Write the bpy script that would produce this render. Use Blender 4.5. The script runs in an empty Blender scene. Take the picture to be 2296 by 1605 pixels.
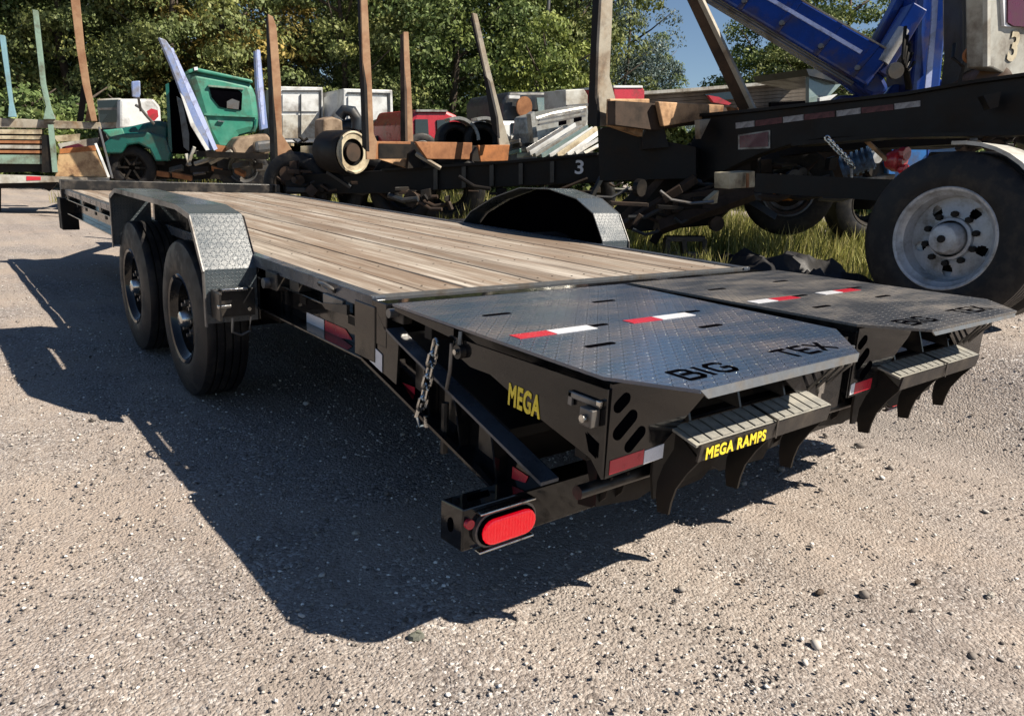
import bpy, math, random
import numpy as np
from mathutils import Vector, Matrix
random.seed(7); rng = np.random.default_rng(7)
S = bpy.context.scene
COL = S.collection
R_ = math.radians

# ------------------------------------------------------------------ camera, sky, sun, exposure
CAM_R = Matrix(((0.78375262, -0.61915742, 0.04874352),
                (0.12062506, 0.22873946, 0.96598543),
                (-0.60924661, -0.75121392, 0.25396106)))      # rows: right, up, back
CAM_C = Vector((-1.13047948, -2.15539425, 1.19292896))
FPX = 1745.33 / 1.0592          # focal length in the 2296 px wide reading of the photograph
cam = bpy.data.cameras.new('camera'); camo = bpy.data.objects.new('camera', cam); COL.objects.link(camo)
cam.sensor_width = 36; cam.lens = 36 * 1745.33 / 2432; cam.clip_end = 2000; cam.clip_start = 0.02
camo.matrix_world = Matrix.Translation(CAM_C) @ CAM_R.transposed().to_4x4()
S.camera = camo

SUN_V = Vector((0.65, -0.77, 1.0)).normalized()
W = bpy.data.worlds.new('World'); S.world = W; W.use_nodes = True
wn = W.node_tree; wn.nodes.clear()
sky = wn.nodes.new('ShaderNodeTexSky'); sky.sky_type = 'NISHITA'; sky.sun_disc = False
sky.sun_elevation = math.asin(SUN_V.z); sky.sun_rotation = math.atan2(SUN_V.x, SUN_V.y)
sky.air_density = 0.85; sky.dust_density = 0.05; sky.ozone_density = 2.5
bg = wn.nodes.new('ShaderNodeBackground'); bg.inputs['Strength'].default_value = 0.05
wo = wn.nodes.new('ShaderNodeOutputWorld')
wn.links.new(sky.outputs[0], bg.inputs[0]); wn.links.new(bg.outputs[0], wo.inputs[0])
sl = bpy.data.lights.new('sun', 'SUN'); sl.energy = 5.0; sl.angle = R_(0.5); sl.color = (1.0, 0.905, 0.77)
so = bpy.data.objects.new('sun', sl); COL.objects.link(so)
so.rotation_euler = (-SUN_V).to_track_quat('-Z', 'Y').to_euler(); so.location = (0, 0, 30)
S.view_settings.view_transform = 'Standard'; S.view_settings.look = 'None'
S.view_settings.gamma = 1; S.view_settings.use_curve_mapping = False
S.view_settings.exposure = 0.88
S.cycles.max_bounces = 6; S.cycles.diffuse_bounces = 1; S.cycles.glossy_bounces = 3

# ------------------------------------------------------------------ place readings
HD = Vector((0.60924661, 0.75121392, 0)).normalized()      # horizontal heading of the view
RD = Vector((HD.y, -HD.x, 0))
def ray(px, py):
    v = Vector(((px - 1148) / FPX, -(py - 802.5) / FPX, -1.0))
    return CAM_R.transposed() @ v
def at(px, py, d):
    r = ray(px, py); return CAM_C + r * (d / r.dot(HD))
def onax(px, py, ax, val):
    r = ray(px, py); return CAM_C + r * ((val - CAM_C[ax]) / r[ax])

# ------------------------------------------------------------------ materials
def nd(nt, t, **k):
    n = nt.nodes.new(t)
    for a, b in k.items():
        if a in n.inputs: n.inputs[a].default_value = b
        else: setattr(n, a, b)
    return n
def newmat(name):
    m = bpy.data.materials.new(name); m.use_nodes = True
    nt = m.node_tree; b = nt.nodes['Principled BSDF']; return m, nt, b
def ramp(nt, fac, stops):
    r = nt.nodes.new('ShaderNodeValToRGB'); nt.links.new(fac, r.inputs[0])
    e = r.color_ramp.elements
    while len(e) < len(stops): e.new(0.5)
    for q, (p, c) in zip(e, stops):
        q.position = p; q.color = (*c, 1) if len(c) == 3 else c
    return r.outputs[0]
def noise(nt, co, scale, detail=4, rough=.6, out=0):
    n = nd(nt, 'ShaderNodeTexNoise'); n.inputs['Scale'].default_value = scale
    n.inputs['Detail'].default_value = detail; n.inputs['Roughness'].default_value = rough
    if co: nt.links.new(co, n.inputs['Vector'])
    return n.outputs[out]
def mixc(nt, f, a, b, mode='MIX'):
    m = nt.nodes.new('ShaderNodeMix'); m.data_type = 'RGBA'; m.blend_type = mode
    for s, v in ((m.inputs[0], f), (m.inputs[6], a), (m.inputs[7], b)):
        if isinstance(v, (int, float)): s.default_value = v
        elif isinstance(v, tuple): s.default_value = (*v, 1)
        else: nt.links.new(v, s)
    return m.outputs[2]
def mth(nt, op, a, b=None, c=None):
    m = nt.nodes.new('ShaderNodeMath'); m.operation = op
    for i, v in enumerate((a, b, c)):
        if v is None: continue
        if isinstance(v, (int, float)): m.inputs[i].default_value = v
        else: nt.links.new(v, m.inputs[i])
    return m.outputs[0]
def coords(nt, kind='Object'):
    return nt.nodes.new('ShaderNodeTexCoord').outputs[kind]
def mapping(nt, co, scale=(1, 1, 1), rot=(0, 0, 0)):
    m = nt.nodes.new('ShaderNodeMapping'); m.inputs['Scale'].default_value = scale
    m.inputs['Rotation'].default_value = rot; nt.links.new(co, m.inputs['Vector']); return m.outputs[0]
def bump(nt, b, h, strength=.5, dist=.01):
    n = nt.nodes.new('ShaderNodeBump'); n.inputs['Strength'].default_value = strength
    n.inputs['Distance'].default_value = dist; nt.links.new(h, n.inputs['Height'])
    nt.links.new(n.outputs[0], b.inputs['Normal'])

def basic(name, c, rough=.5, metal=0, c2=None, amount=.5, scale=6, bmp=0.15, spec=.5, wear=None, stretch=None, grime=0):
    """paint, rubber, steel ... with mottling, optional second colour (dust or rust) and fine relief"""
    m, nt, b = newmat(name); co = coords(nt)
    if stretch: co = mapping(nt, co, stretch)
    n = noise(nt, co, scale, 6, .65)
    c2 = c2 or tuple(x * .6 for x in c)
    f = nt.nodes.new('ShaderNodeMapRange'); f.inputs[1].default_value = .62 - amount * .4; f.inputs[2].default_value = .78 - amount * .2
    nt.links.new(n, f.inputs[0])
    col = mixc(nt, f.outputs[0], c, c2)
    n2 = noise(nt, co, scale * 7, 4, .7)
    col = mixc(nt, .35, col, ramp(nt, n2, [(.3, (.55, .55, .55)), (.7, (1.15, 1.15, 1.15))]), 'MULTIPLY')
    if grime:
        g = noise(nt, coords(nt), grime, 7, .72)
        gm = nt.nodes.new('ShaderNodeMapRange'); gm.inputs[1].default_value = .50; gm.inputs[2].default_value = .66; gm.inputs[4].default_value = .7
        nt.links.new(g, gm.inputs[0]); col = mixc(nt, gm.outputs[0], col, (.07, .045, .03))
    nt.links.new(col, b.inputs['Base Color'])
    b.inputs['Metallic'].default_value = metal
    b.inputs['Specular IOR Level'].default_value = spec
    r = nt.nodes.new('ShaderNodeMapRange'); r.inputs[3].default_value = max(rough - .12, .02); r.inputs[4].default_value = min(rough + .2, 1)
    nt.links.new(f.outputs[0], r.inputs[0]); nt.links.new(r.outputs[0], b.inputs['Roughness'])
    if bmp: bump(nt, b, n2, bmp, .004)
    return m

M = {}
M['black'] = basic('black_enamel', (.007, .007, .008), .17, c2=(.028, .024, .019), amount=.22, scale=5, bmp=.05, spec=.5)
M['black_dusty'] = basic('dusty_black_steel', (.010, .010, .011), .40, c2=(.06, .05, .04), amount=.4, scale=9, bmp=.15)
M['rail'] = basic('worn_black_rail_sky_tint', (.075, .088, .11), .3, 0, c2=(.03, .032, .038), amount=.4, scale=7, bmp=.1)  # blue-grey base paints the sky's reflection on worn black steel
M['dark'] = basic('dark_grimy_steel', (.008, .0075, .0075), .6, c2=(.024, .018, .013), amount=.45, scale=4, spec=.22)
M['rubber'] = basic('tyre_rubber', (.009, .009, .011), .62, c2=(.045, .04, .034), amount=.4, scale=12, bmp=.2, spec=.3)
M['chrome'] = basic('bright_zinc', (.62, .62, .60), .25, 1.0, c2=(.3, .29, .27), amount=.3, scale=30)
M['steelgrey'] = basic('grey_steel', (.20, .20, .20), .45, .6, c2=(.1, .08, .06), amount=.4)
M['alum'] = basic('dull_white_rim_paint', (.46, .48, .51), .4, .1, c2=(.19, .18, .16), amount=.4, scale=9, bmp=.1)
M['rust'] = basic('rusty_steel', (.36, .155, .06), .8, 0, c2=(.20, .085, .04), amount=.55, scale=5, bmp=.4)
M['rust_tan'] = basic('tan_rusty_steel', (.56, .34, .18), .8, 0, c2=(.17, .085, .04), amount=.45, scale=4, bmp=.3, grime=5)
M['rust_bright'] = basic('orange_rusty_steel', (.42, .15, .04), .8, 0, c2=(.22, .09, .035), amount=.5, scale=7, bmp=.3)
M['stake'] = basic('weathered_stake_steel', (.34, .205, .115), .7, 0, c2=(.20, .085, .04), amount=.5, scale=3, bmp=.3)
M['stake_grey'] = basic('grey_worn_steel', (.34, .31, .25), .65, 0, c2=(.2, .13, .07), amount=.4, scale=3, bmp=.3, grime=4)
M['stake_green'] = basic('pale_green_steel_paint', (.22, .33, .27), .6, 0, c2=(.13, .15, .10), amount=.4, scale=3, grime=4)
M['stake_blue'] = basic('pale_blue_steel_paint', (.20, .36, .42), .55, 0, c2=(.15, .2, .2), amount=.3, scale=3)
M['stake_blue2'] = basic('blue_lilac_steel_paint', (.20, .27, .50), .45, 0, c2=(.35, .38, .45), amount=.45, scale=5, grime=5)
M['truck_green'] = basic('faded_green_truck_paint', (.04, .235, .165), .5, 0, c2=(.085, .31, .22), amount=.5, scale=1.6, bmp=.1, grime=2.4)
M['truck_dark_green'] = basic('deep_green_truck_paint', (.008, .10, .085), .35, 0, c2=(.02, .14, .11), amount=.4, scale=2, grime=3)
M['blue'] = basic('royal_blue_crane_paint', (.006, .038, .24), .35, 0, c2=(.006, .02, .10), amount=.35, scale=2, bmp=.06, grime=3.5)
M['blue_light'] = basic('sky_blue_truck_paint', (.02, .14, .42), .4, 0, c2=(.03, .10, .24), amount=.3, scale=1.5, grime=3)
M['blue_dirty'] = basic('dirty_blue_machine_paint', (.05, .13, .27), .5, .2, c2=(.02, .02, .025), amount=.7, scale=14)
M['stripe'] = basic('pale_lilac_stripe', (.45, .52, .80), .4, 0, c2=(.4, .45, .65), amount=.2, grime=6)
M['white'] = basic('white_panel_paint', (.66, .68, .68), .45, 0, c2=(.42, .42, .40), amount=.3, scale=1.5, bmp=.05, grime=1.3)
M['white_dirty'] = basic('dirty_white_paint', (.50, .50, .46), .6, 0, c2=(.25, .21, .15), amount=.5, scale=2, grime=2.5)
M['cream'] = basic('cream_paint', (.52, .46, .33), .55, 0, c2=(.3, .22, .12), amount=.4, scale=3, grime=4)
M['tan'] = basic('tan_paint', (.50, .34, .18), .6, 0, c2=(.36, .18, .08), amount=.4, scale=3, grime=3)  # tan base with a browner second colour and grime
M['grey_panel'] = basic('grey_cab_paint', (.40, .40, .36), .55, 0, c2=(.24, .22, .18), amount=.45, scale=2.5, grime=3)
M['slate'] = basic('dark_slate_paint', (.020, .026, .034), .5, 0, c2=(.04, .035, .03), amount=.4)
M['red'] = basic('red_car_paint', (.42, .03, .045), .3, 0, c2=(.28, .02, .03), amount=.2, grime=2.5)
M['maroon'] = basic('maroon_lens', (.10, .012, .03), .3, 0)
M['silver'] = basic('silver_car_paint', (.42, .42, .40), .35, .35, c2=(.24, .23, .20), amount=.5, scale=4, grime=5)
M['glass'] = basic('dark_window_glass', (.012, .02, .026), .08, 0, c2=(.02, .03, .035), amount=.2, bmp=0, spec=.8)
M['glass_pale'] = basic('dusty_pale_glass', (.16, .23, .23), .15, 0, c2=(.25, .3, .28), amount=.4, bmp=0, spec=.8)
M['roofgrey'] = basic('weathered_roof_boards', (.21, .18, .155), .8, 0, c2=(.11, .09, .07), amount=.5, scale=1.5)
M['tape_red'] = basic('red_reflective_tape', (.55, .03, .05), .3, 0, c2=(.35, .01, .02), amount=.2, scale=40)
M['tape_white'] = basic('white_reflective_tape', (.75, .76, .80), .3, 0, c2=(.6, .6, .62), amount=.2, scale=40)
M['yellow'] = basic('yellow_decal', (.85, .66, .04), .4, 0, c2=(.4, .3, .02), amount=.2, scale=40)
M['tape_shade_red'] = basic('shaded_red_tape', (.10, .02, .022), .6, 0, c2=(.05, .02, .02), amount=.5, scale=20)  # darker copy of the red tape, shade put into its colour
M['tape_shade_white'] = basic('shaded_white_tape', (.34, .33, .33), .6, 0, c2=(.16, .15, .15), amount=.5, scale=20)  # white tape darkened the same way for the shaded beam
M['dark_rust'] = basic('dark_brown_rusty_steel', (.05, .026, .013), .75, 0, c2=(.02, .014, .01), amount=.5, scale=4, bmp=.3)
M['step'] = basic('dust_coated_step_steel', (.36, .345, .30), .5, 0, c2=(.17, .17, .16), amount=.5, scale=18, bmp=.3)
M['void'] = basic('hole_shade_black', (.002, .002, .003), .9, 0, bmp=0, spec=0)  # near-black paints the shade inside holes and openings; also used for gaskets
M['orange'] = basic('amber_hub_paint', (.55, .22, .04), .5, 0, c2=(.3, .1, .02), amount=.4, scale=8)
M['bark'] = basic('tree_bark', (.08, .06, .045), .9, 0, c2=(.04, .03, .022), amount=.5, scale=6, bmp=.6)
M['cardboard'] = basic('dirt_crusted_drum', (.30, .22, .15), .8, 0, c2=(.12, .08, .05), amount=.5, scale=6)

def red_lens():
    m, nt, b = newmat('red_lamp_lens'); uv = coords(nt)
    v = nd(nt, 'ShaderNodeTexWave'); v.inputs['Scale'].default_value = 32; v.inputs['Distortion'].default_value = .4; nt.links.new(uv, v.inputs['Vector'])
    nt.links.new(ramp(nt, v.outputs[1], [(0, (.95, .004, .012)), (.6, (.80, .001, .008))]), b.inputs['Base Color'])
    b.inputs['Roughness'].default_value = .12; bump(nt, b, v.outputs[0], .3, .003)
    b.inputs['Coat Weight'].default_value = .5
    b.inputs['Emission Color'].default_value = (1, .004, .02, 1); b.inputs['Emission Strength'].default_value = .30   # slight glow added so the red lens looks brighter
    return m
M['lamp_red'] = red_lens()

def tread_plate(name, base, dust, dustamt, rough, bs=.9, pitch=.023):
    """diamond tread plate: raised lugs alternating at +-45 degrees, from UV metres"""
    m, nt, b = newmat(name); uv = coords(nt, 'UV')
    k = mapping(nt, uv, (1 / pitch, 1 / pitch, 1))
    sx = nt.nodes.new('ShaderNodeSeparateXYZ'); nt.links.new(k, sx.inputs[0])
    x, y = sx.outputs[0], sx.outputs[1]
    fx, fy = mth(nt, 'FLOOR', x), mth(nt, 'FLOOR', y)
    par = mth(nt, 'MODULO', mth(nt, 'ABSOLUTE', mth(nt, 'ADD', fx, fy)), 2.0)
    sg = mth(nt, 'SUBTRACT', mth(nt, 'MULTIPLY', par, 2), 1)
    lx = mth(nt, 'SUBTRACT', mth(nt, 'FRACT', x), .5); ly = mth(nt, 'SUBTRACT', mth(nt, 'FRACT', y), .5)
    ly = mth(nt, 'MULTIPLY', ly, sg)
    u = mth(nt, 'MULTIPLY', mth(nt, 'ADD', lx, ly), 1.0 / .50 * .7071)
    v = mth(nt, 'MULTIPLY', mth(nt, 'SUBTRACT', lx, ly), 1.0 / .15 * .7071)
    d = mth(nt, 'ADD', mth(nt, 'MULTIPLY', u, u), mth(nt, 'MULTIPLY', v, v))
    mr = nt.nodes.new('ShaderNodeMapRange'); mr.interpolation_type = 'SMOOTHSTEP'
    mr.inputs[1].default_value = 1.1; mr.inputs[2].default_value = .35; nt.links.new(d, mr.inputs[0])
    h = mr.outputs[0]
    co = coords(nt)
    n = noise(nt, mapping(nt, co, (.55, 1.6, 1)), 3.2, 6, .62); n2 = noise(nt, co, 60, 3, .7)
    f = nt.nodes.new('ShaderNodeMapRange'); f.inputs[1].default_value = .42; f.inputs[2].default_value = .68
    f.inputs[4].default_value = dustamt; nt.links.new(n, f.inputs[0])
    fd = mth(nt, 'MULTIPLY', f.outputs[0], mth(nt, 'SUBTRACT', 1.0, mth(nt, 'MULTIPLY', h, .6)))
    fd = mth(nt, 'MULTIPLY', fd, mth(nt, 'ADD', .5, n2))
    col = mixc(nt, fd, base, dust)
    col = mixc(nt, mth(nt, 'MULTIPLY', h, .18), col, (.20, .20, .21))
    nt.links.new(col, b.inputs['Base Color'])
    rr = mth(nt, 'ADD', mth(nt, 'MULTIPLY', fd, .5), rough); nt.links.new(rr, b.inputs['Roughness'])
    b.inputs['Specular IOR Level'].default_value = .8; b.inputs['Coat Weight'].default_value = .35; b.inputs['Coat Roughness'].default_value = .18
    hh = mth(nt, 'ADD', h, mth(nt, 'MULTIPLY', n2, .25))
    bump(nt, b, hh, bs, .0035)
    return m
M['tread'] = tread_plate('black_tread_plate_sky_tint', (.046, .074, .125), (.23, .165, .11), .55, .13, .85)  # blue in the first base colour stands in for reflected sky
M['tread_dusty'] = tread_plate('dusty_tread_plate', (.040, .043, .048), (.20, .17, .135), .85, .34, .7)
M['tread_fender'] = tread_plate('fender_tread_plate', (.045, .062, .075), (.09, .09, .085), .4, .24, .8, .017)

def wood_deck():
    m, nt, b = newmat('weathered_deck_plank')
    oi = nt.nodes.new('ShaderNodeObjectInfo'); co = coords(nt)
    rnd = oi.outputs['Random']
    cv = nt.nodes.new('ShaderNodeCombineXYZ')
    for i, k in enumerate((7.3, 31., 3.)): nt.links.new(mth(nt, 'MULTIPLY', rnd, k), cv.inputs[i])
    ad = nt.nodes.new('ShaderNodeVectorMath'); ad.operation = 'ADD'; nt.links.new(co, ad.inputs[0]); nt.links.new(cv.outputs[0], ad.inputs[1])
    p = ad.outputs[0]
    g = noise(nt, mapping(nt, p, (38, 1.3, 38)), 1.0, 7, .68)
    g2 = noise(nt, mapping(nt, p, (130, 3.5, 130)), 1.0, 4, .6)
    st = noise(nt, mapping(nt, p, (9, .7, 9)), 1.0, 6, .65)
    col = ramp(nt, g, [(.28, (.10, .08, .065)), (.41, (.25, .215, .18)), (.56, (.40, .36, .31)), (.74, (.66, .62, .56))])
    col = mixc(nt, mth(nt, 'MULTIPLY', ramp(nt, st, [(.42, (0, 0, 0)), (.60, (1, 1, 1))]), .8), col, (.20, .142, .10), 'MIX')
    col = mixc(nt, .5, col, ramp(nt, g2, [(.3, (.6, .57, .55)), (.7, (1.2, 1.2, 1.2))]), 'MULTIPLY')
    tint = ramp(nt, rnd, [(0, (.82, .80, .78)), (.35, (1.04, 1.03, 1.02)), (.7, (.94, .91, .87)), (1, (1.15, 1.15, 1.14))])
    col = mixc(nt, 1.0, col, tint, 'MULTIPLY')
    nt.links.new(col, b.inputs['Base Color']); b.inputs['Roughness'].default_value = .75
    b.inputs['Specular IOR Level'].default_value = .3
    bump(nt, b, mth(nt, 'ADD', g, g2), .5, .004)
    return m
M['wood'] = wood_deck()

def gravel():
    m, nt, b = newmat('crushed_gravel'); co = coords(nt)
    w = noise(nt, co, 5, 3, .5, 1)
    wp = nt.nodes.new('ShaderNodeVectorMath'); wp.operation = 'MULTIPLY_ADD'
    nt.links.new(w, wp.inputs[0]); wp.inputs[1].default_value = (.06, .06, .06); nt.links.new(co, wp.inputs[2]); p = wp.outputs[0]
    def vor(s):
        v = nd(nt, 'ShaderNodeTexVoronoi'); v.inputs['Scale'].default_value = s; nt.links.new(p, v.inputs['Vector'])
        sp = nt.nodes.new('ShaderNodeSeparateColor'); nt.links.new(v.outputs['Color'], sp.inputs[0])
        return v.outputs['Distance'], sp.outputs[0]
    d1, c1 = vor(95); d2, c2 = vor(190)
    big = noise(nt, co, .55, 5, .6); mid = noise(nt, co, 3.2, 5, .62); fine = noise(nt, co, 260, 3, .7)
    pal = [(0, (.07, .06, .053)), (.10, (.20, .17, .15)), (.35, (.31, .268, .235)), (.68, (.42, .37, .325)), (.88, (.54, .495, .445)), (1, (.90, .86, .80))]
    a = ramp(nt, c1, pal); c = ramp(nt, c2, pal)
    patch = noise(nt, co, 1.1, 6, .65)
    sel = ramp(nt, mid, [(.40, (0, 0, 0)), (.60, (1, 1, 1))])
    col = mixc(nt, sel, a, c)
    sand = ramp(nt, big, [(.3, (.355, .285, .245)), (.5, (.405, .342, .288)), (.7, (.33, .295, .262))])
    col = mixc(nt, ramp(nt, patch, [(.36, (.05, .05, .05)), (.50, (.45, .45, .45)), (.64, (.92, .92, .92))]), col, sand)
    col = mixc(nt, .6, col, ramp(nt, big, [(.30, (.88, .87, .88)), (.45, (1.0, .97, .95)), (.58, (1.10, 1.06, 1.02)), (.75, (.95, .96, .97))]), 'MULTIPLY')
    col = mixc(nt, .5, col, ramp(nt, fine, [(.3, (.6, .6, .6)), (.7, (1.25, 1.25, 1.25))]), 'MULTIPLY')
    trk = noise(nt, mapping(nt, co, (2.6, .30, 1), (0, 0, .12)), 1.0, 5, .6)
    col = mixc(nt, .8, col, ramp(nt, trk, [(.34, (.80, .79, .79)), (.47, (1, 1, 1)), (.62, (1.10, 1.09, 1.07))]), 'MULTIPLY')
    col = mixc(nt, .7, col, ramp(nt, patch, [(.34, (.84, .85, .87)), (.5, (1, 1, 1)), (.66, (1.12, 1.08, 1.04))]), 'MULTIPLY')
    col = mixc(nt, 1.0, col, (.84, .86, .90), 'MULTIPLY')
    nt.links.new(col, b.inputs['Base Color']); b.inputs['Roughness'].default_value = .95
    b.inputs['Specular IOR Level'].default_value = .15
    h = mth(nt, 'ADD', mth(nt, 'MULTIPLY', mth(nt, 'SUBTRACT', 1.0, d1), .8), mth(nt, 'MULTIPLY', mth(nt, 'SUBTRACT', 1.0, d2), .35))
    h = mth(nt, 'ADD', h, mth(nt, 'MULTIPLY', fine, .25))
    h = mth(nt, 'ADD', h, mth(nt, 'ADD', mth(nt, 'MULTIPLY', mid, 1.5), mth(nt, 'MULTIPLY', trk, 4.0)))
    bump(nt, b, h, .8, .009)
    return m
M['gravel'] = gravel()

def island_mat(name, stops, rough=.85, trans=0, objvar=None, spec=.3):
    m, nt, b = newmat(name)
    g = nt.nodes.new('ShaderNodeNewGeometry')
    col = ramp(nt, g.outputs['Random Per Island'], stops)
    if objvar:
        co = coords(nt); n = noise(nt, co, objvar, 3, .5)
        col = mixc(nt, .75, col, ramp(nt, n, [(.36, (.62, .74, .80)), (.52, (1, 1, 1)), (.66, (1.30, 1.18, .88))]), 'MULTIPLY')
    nt.links.new(col, b.inputs['Base Color']); b.inputs['Roughness'].default_value = rough
    b.inputs['Specular IOR Level'].default_value = spec
    if trans:
        t = nt.nodes.new('ShaderNodeBsdfTranslucent'); nt.links.new(col, t.inputs[0])
        mx = nt.nodes.new('ShaderNodeMixShader'); mx.inputs[0].default_value = trans
        nt.links.new(b.outputs[0], mx.inputs[1]); nt.links.new(t.outputs[0], mx.inputs[2])
        nt.links.new(mx.outputs[0], nt.nodes['Material Output'].inputs[0])
    return m
M['stones'] = island_mat('gravel_stones', [(0, (.06, .053, .048)), (.08, (.16, .14, .125)), (.35, (.27, .24, .215)), (.7, (.37, .335, .30)), (.88, (.55, .52, .48)), (1, (.90, .88, .84))])
def leafmat(name, a, b, c, d): return island_mat(name, [(0, a), (.4, b), (.75, c), (1, d)], .6, .25, .55)
M['leaf_olive'] = leafmat('olive_leaves', (.07, .085, .024), (.145, .175, .055), (.215, .25, .085), (.32, .345, .15))
M['leaf_amber'] = leafmat('amber_green_leaves', (.12, .095, .024), (.25, .20, .05), (.36, .28, .08), (.48, .37, .13))
M['leaf_green'] = leafmat('mid_green_leaves', (.05, .075, .022), (.12, .17, .05), (.19, .25, .08), (.31, .37, .15))
M['leaf_blue'] = leafmat('blue_green_leaves', (.04, .06, .05), (.09, .13, .11), (.16, .21, .185), (.30, .37, .36))
M['leaf_lime'] = leafmat('yellow_green_leaves', (.08, .10, .018), (.155, .20, .045), (.24, .29, .07), (.35, .40, .13))
M['grass'] = island_mat('dry_yellow_green_grass', [(0, (.09, .10, .02)), (.4, (.24, .25, .06)), (.75, (.38, .36, .11)), (1, (.55, .48, .23))], .7, .25)
M['tarp'] = basic('crumpled_black_sheeting', (.008, .008, .011), .7, 0, c2=(.02, .017, .014), amount=.4, scale=6, bmp=.4)

# ------------------------------------------------------------------ geometry helpers
WL = {}      # world position of each object's origin
def reg(o, w): WL[o.name] = Vector(w)
def thing(name, label, cat, loc, group=None):
    o = bpy.data.objects.new(name, None); COL.objects.link(o); o.empty_display_size = .2
    o.location = loc; reg(o, loc); o['label'] = label; o['category'] = cat
    if group: o['group'] = group
    return o
def tag(o, label=None, cat=None, group=None, kind=None):
    for k, v in (('label', label), ('category', cat), ('group', group), ('kind', kind)):
        if v: o[k] = v
    return o
def link_mesh(name, me, mat, parent, origin, label=None):
    me.materials.append(mat)
    o = bpy.data.objects.new(name, me); COL.objects.link(o)
    o.location = Vector(origin) - (WL[parent.name] if parent else Vector())
    if parent: o.parent = parent
    reg(o, origin)
    if label: o['label'] = label
    return o
def box_uv(me):
    n = len(me.polygons)
    if n == 0: return
    uvl = me.uv_layers.new(name='UVMap')
    nor = np.zeros(n * 3); me.polygons.foreach_get('normal', nor); nor = np.abs(nor.reshape(-1, 3))
    tot = np.zeros(n, dtype=int); me.polygons.foreach_get('loop_total', tot)
    li = np.zeros(len(me.loops), dtype=int); me.loops.foreach_get('vertex_index', li)
    co = np.zeros(len(me.vertices) * 3); me.vertices.foreach_get('co', co); co = co.reshape(-1, 3)
    ax = np.repeat(nor.argmax(1), tot); P = co[li]
    u = np.where(ax == 0, P[:, 1], P[:, 0]); v = np.where(ax == 2, P[:, 1], P[:, 2])
    uvl.data.foreach_set('uv', np.stack([u, v], 1).ravel().astype(np.float32))
class MB:
    def __init__(s): s.v = []; s.f = []
    def add(s, vs, fs):
        k = len(s.v); s.v += [Vector(p) for p in vs]; s.f += [tuple(i + k for i in f) for f in fs]; return s
    def box(s, a, b):
        x0, y0, z0 = a; x1, y1, z1 = b
        return s.add([(x0, y0, z0), (x1, y0, z0), (x1, y1, z0), (x0, y1, z0), (x0, y0, z1), (x1, y0, z1), (x1, y1, z1), (x0, y1, z1)],
                     [(0, 3, 2, 1), (4, 5, 6, 7), (0, 1, 5, 4), (1, 2, 6, 5), (2, 3, 7, 6), (3, 0, 4, 7)])
    def prism(s, pts, ext):
        pts = [Vector(p) for p in pts]; e = Vector(ext); n = len(pts)
        nn = Vector()
        for i in range(n): nn += pts[i].cross(pts[(i + 1) % n])
        if nn.dot(e) > 0: pts.reverse()
        return s.add(pts + [p + e for p in pts], [tuple(range(n)), tuple(range(2 * n - 1, n - 1, -1))] +
                     [(i, i + n, (i + 1) % n + n, (i + 1) % n) for i in range(n)])
    def beam(s, p, q, w, h, side=None):
        p, q = Vector(p), Vector(q); d = (q - p).normalized()
        a = Vector(side).normalized() if side is not None else (Vector((0, 0, 1)).cross(d) if abs(d.z) < .95 else RD.copy())
        a = (a - d * a.dot(d)).normalized(); b = d.cross(a)
        w2 = w / 2; h2 = h / 2
        o = [a * w2 + b * h2, -a * w2 + b * h2, -a * w2 - b * h2, a * w2 - b * h2]
        return s.add([p + k for k in o] + [q + k for k in o], [(0, 1, 2, 3), (7, 6, 5, 4)] + [(i, i + 4, (i + 1) % 4 + 4, (i + 1) % 4) for i in range(4)])
    def tube(s, pts, r, n=10, r2=None):
        pts = [Vector(p) for p in pts]; rings = []
        L = len(pts)
        for i, p in enumerate(pts):
            d = (pts[min(i + 1, L - 1)] - pts[max(i - 1, 0)]).normalized()
            a = d.cross(Vector((0, 0, 1)) if abs(d.z) < .9 else Vector((1, 0, 0))).normalized(); b = d.cross(a)
            rr = r if r2 is None else r + (r2 - r) * i / (L - 1)
            rings.append([p + a * rr * math.cos(t) + b * rr * math.sin(t) for t in [2 * math.pi * k / n for k in range(n)]])
        vs = [q for ring in rings for q in ring]; fs = []
        for i in range(L - 1):
            for k in range(n): fs.append((i * n + k, i * n + (k + 1) % n, (i + 1) * n + (k + 1) % n, (i + 1) * n + k))
        fs += [tuple(range(n - 1, -1, -1)), tuple(range((L - 1) * n, L * n))]
        return s.add(vs, fs)
    def lathe(s, prof, c, axis, n=48, closed=False):
        """prof: (distance along axis, radius)"""
        c = Vector(c); ax = Vector(axis).normalized(); a = ax.cross(Vector((0, 0, 1)))
        if a.length < .1: a = Vector((1, 0, 0))
        a.normalize(); b = ax.cross(a); vs = []; fs = []; L = len(prof)
        for t, r in prof:
            for k in range(n):
                th = 2 * math.pi * k / n; vs.append(c + ax * t + (a * math.cos(th) + b * math.sin(th)) * r)
        for i in range(L if closed else L - 1):
            j = (i + 1) % L
            for k in range(n): fs.append((i * n + k, i * n + (k + 1) % n, j * n + (k + 1) % n, j * n + k))
        return s.add(vs, fs)
    def disc(s, c, axis, r, th=.01, n=24, rx=None, up=None):
        c = Vector(c); ax = Vector(axis).normalized(); a = Vector(up) if up is not None else (Vector((0, 0, 1)) if abs(ax.z) < .9 else Vector((0, 1, 0)))
        a = (a - ax * a.dot(ax)).normalized(); b = ax.cross(a); rx = rx or r
        pts = [c + a * r * math.cos(t) + b * rx * math.sin(t) for t in [2 * math.pi * k / n for k in range(n)]]
        return s.prism(pts, ax * th)
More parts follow.
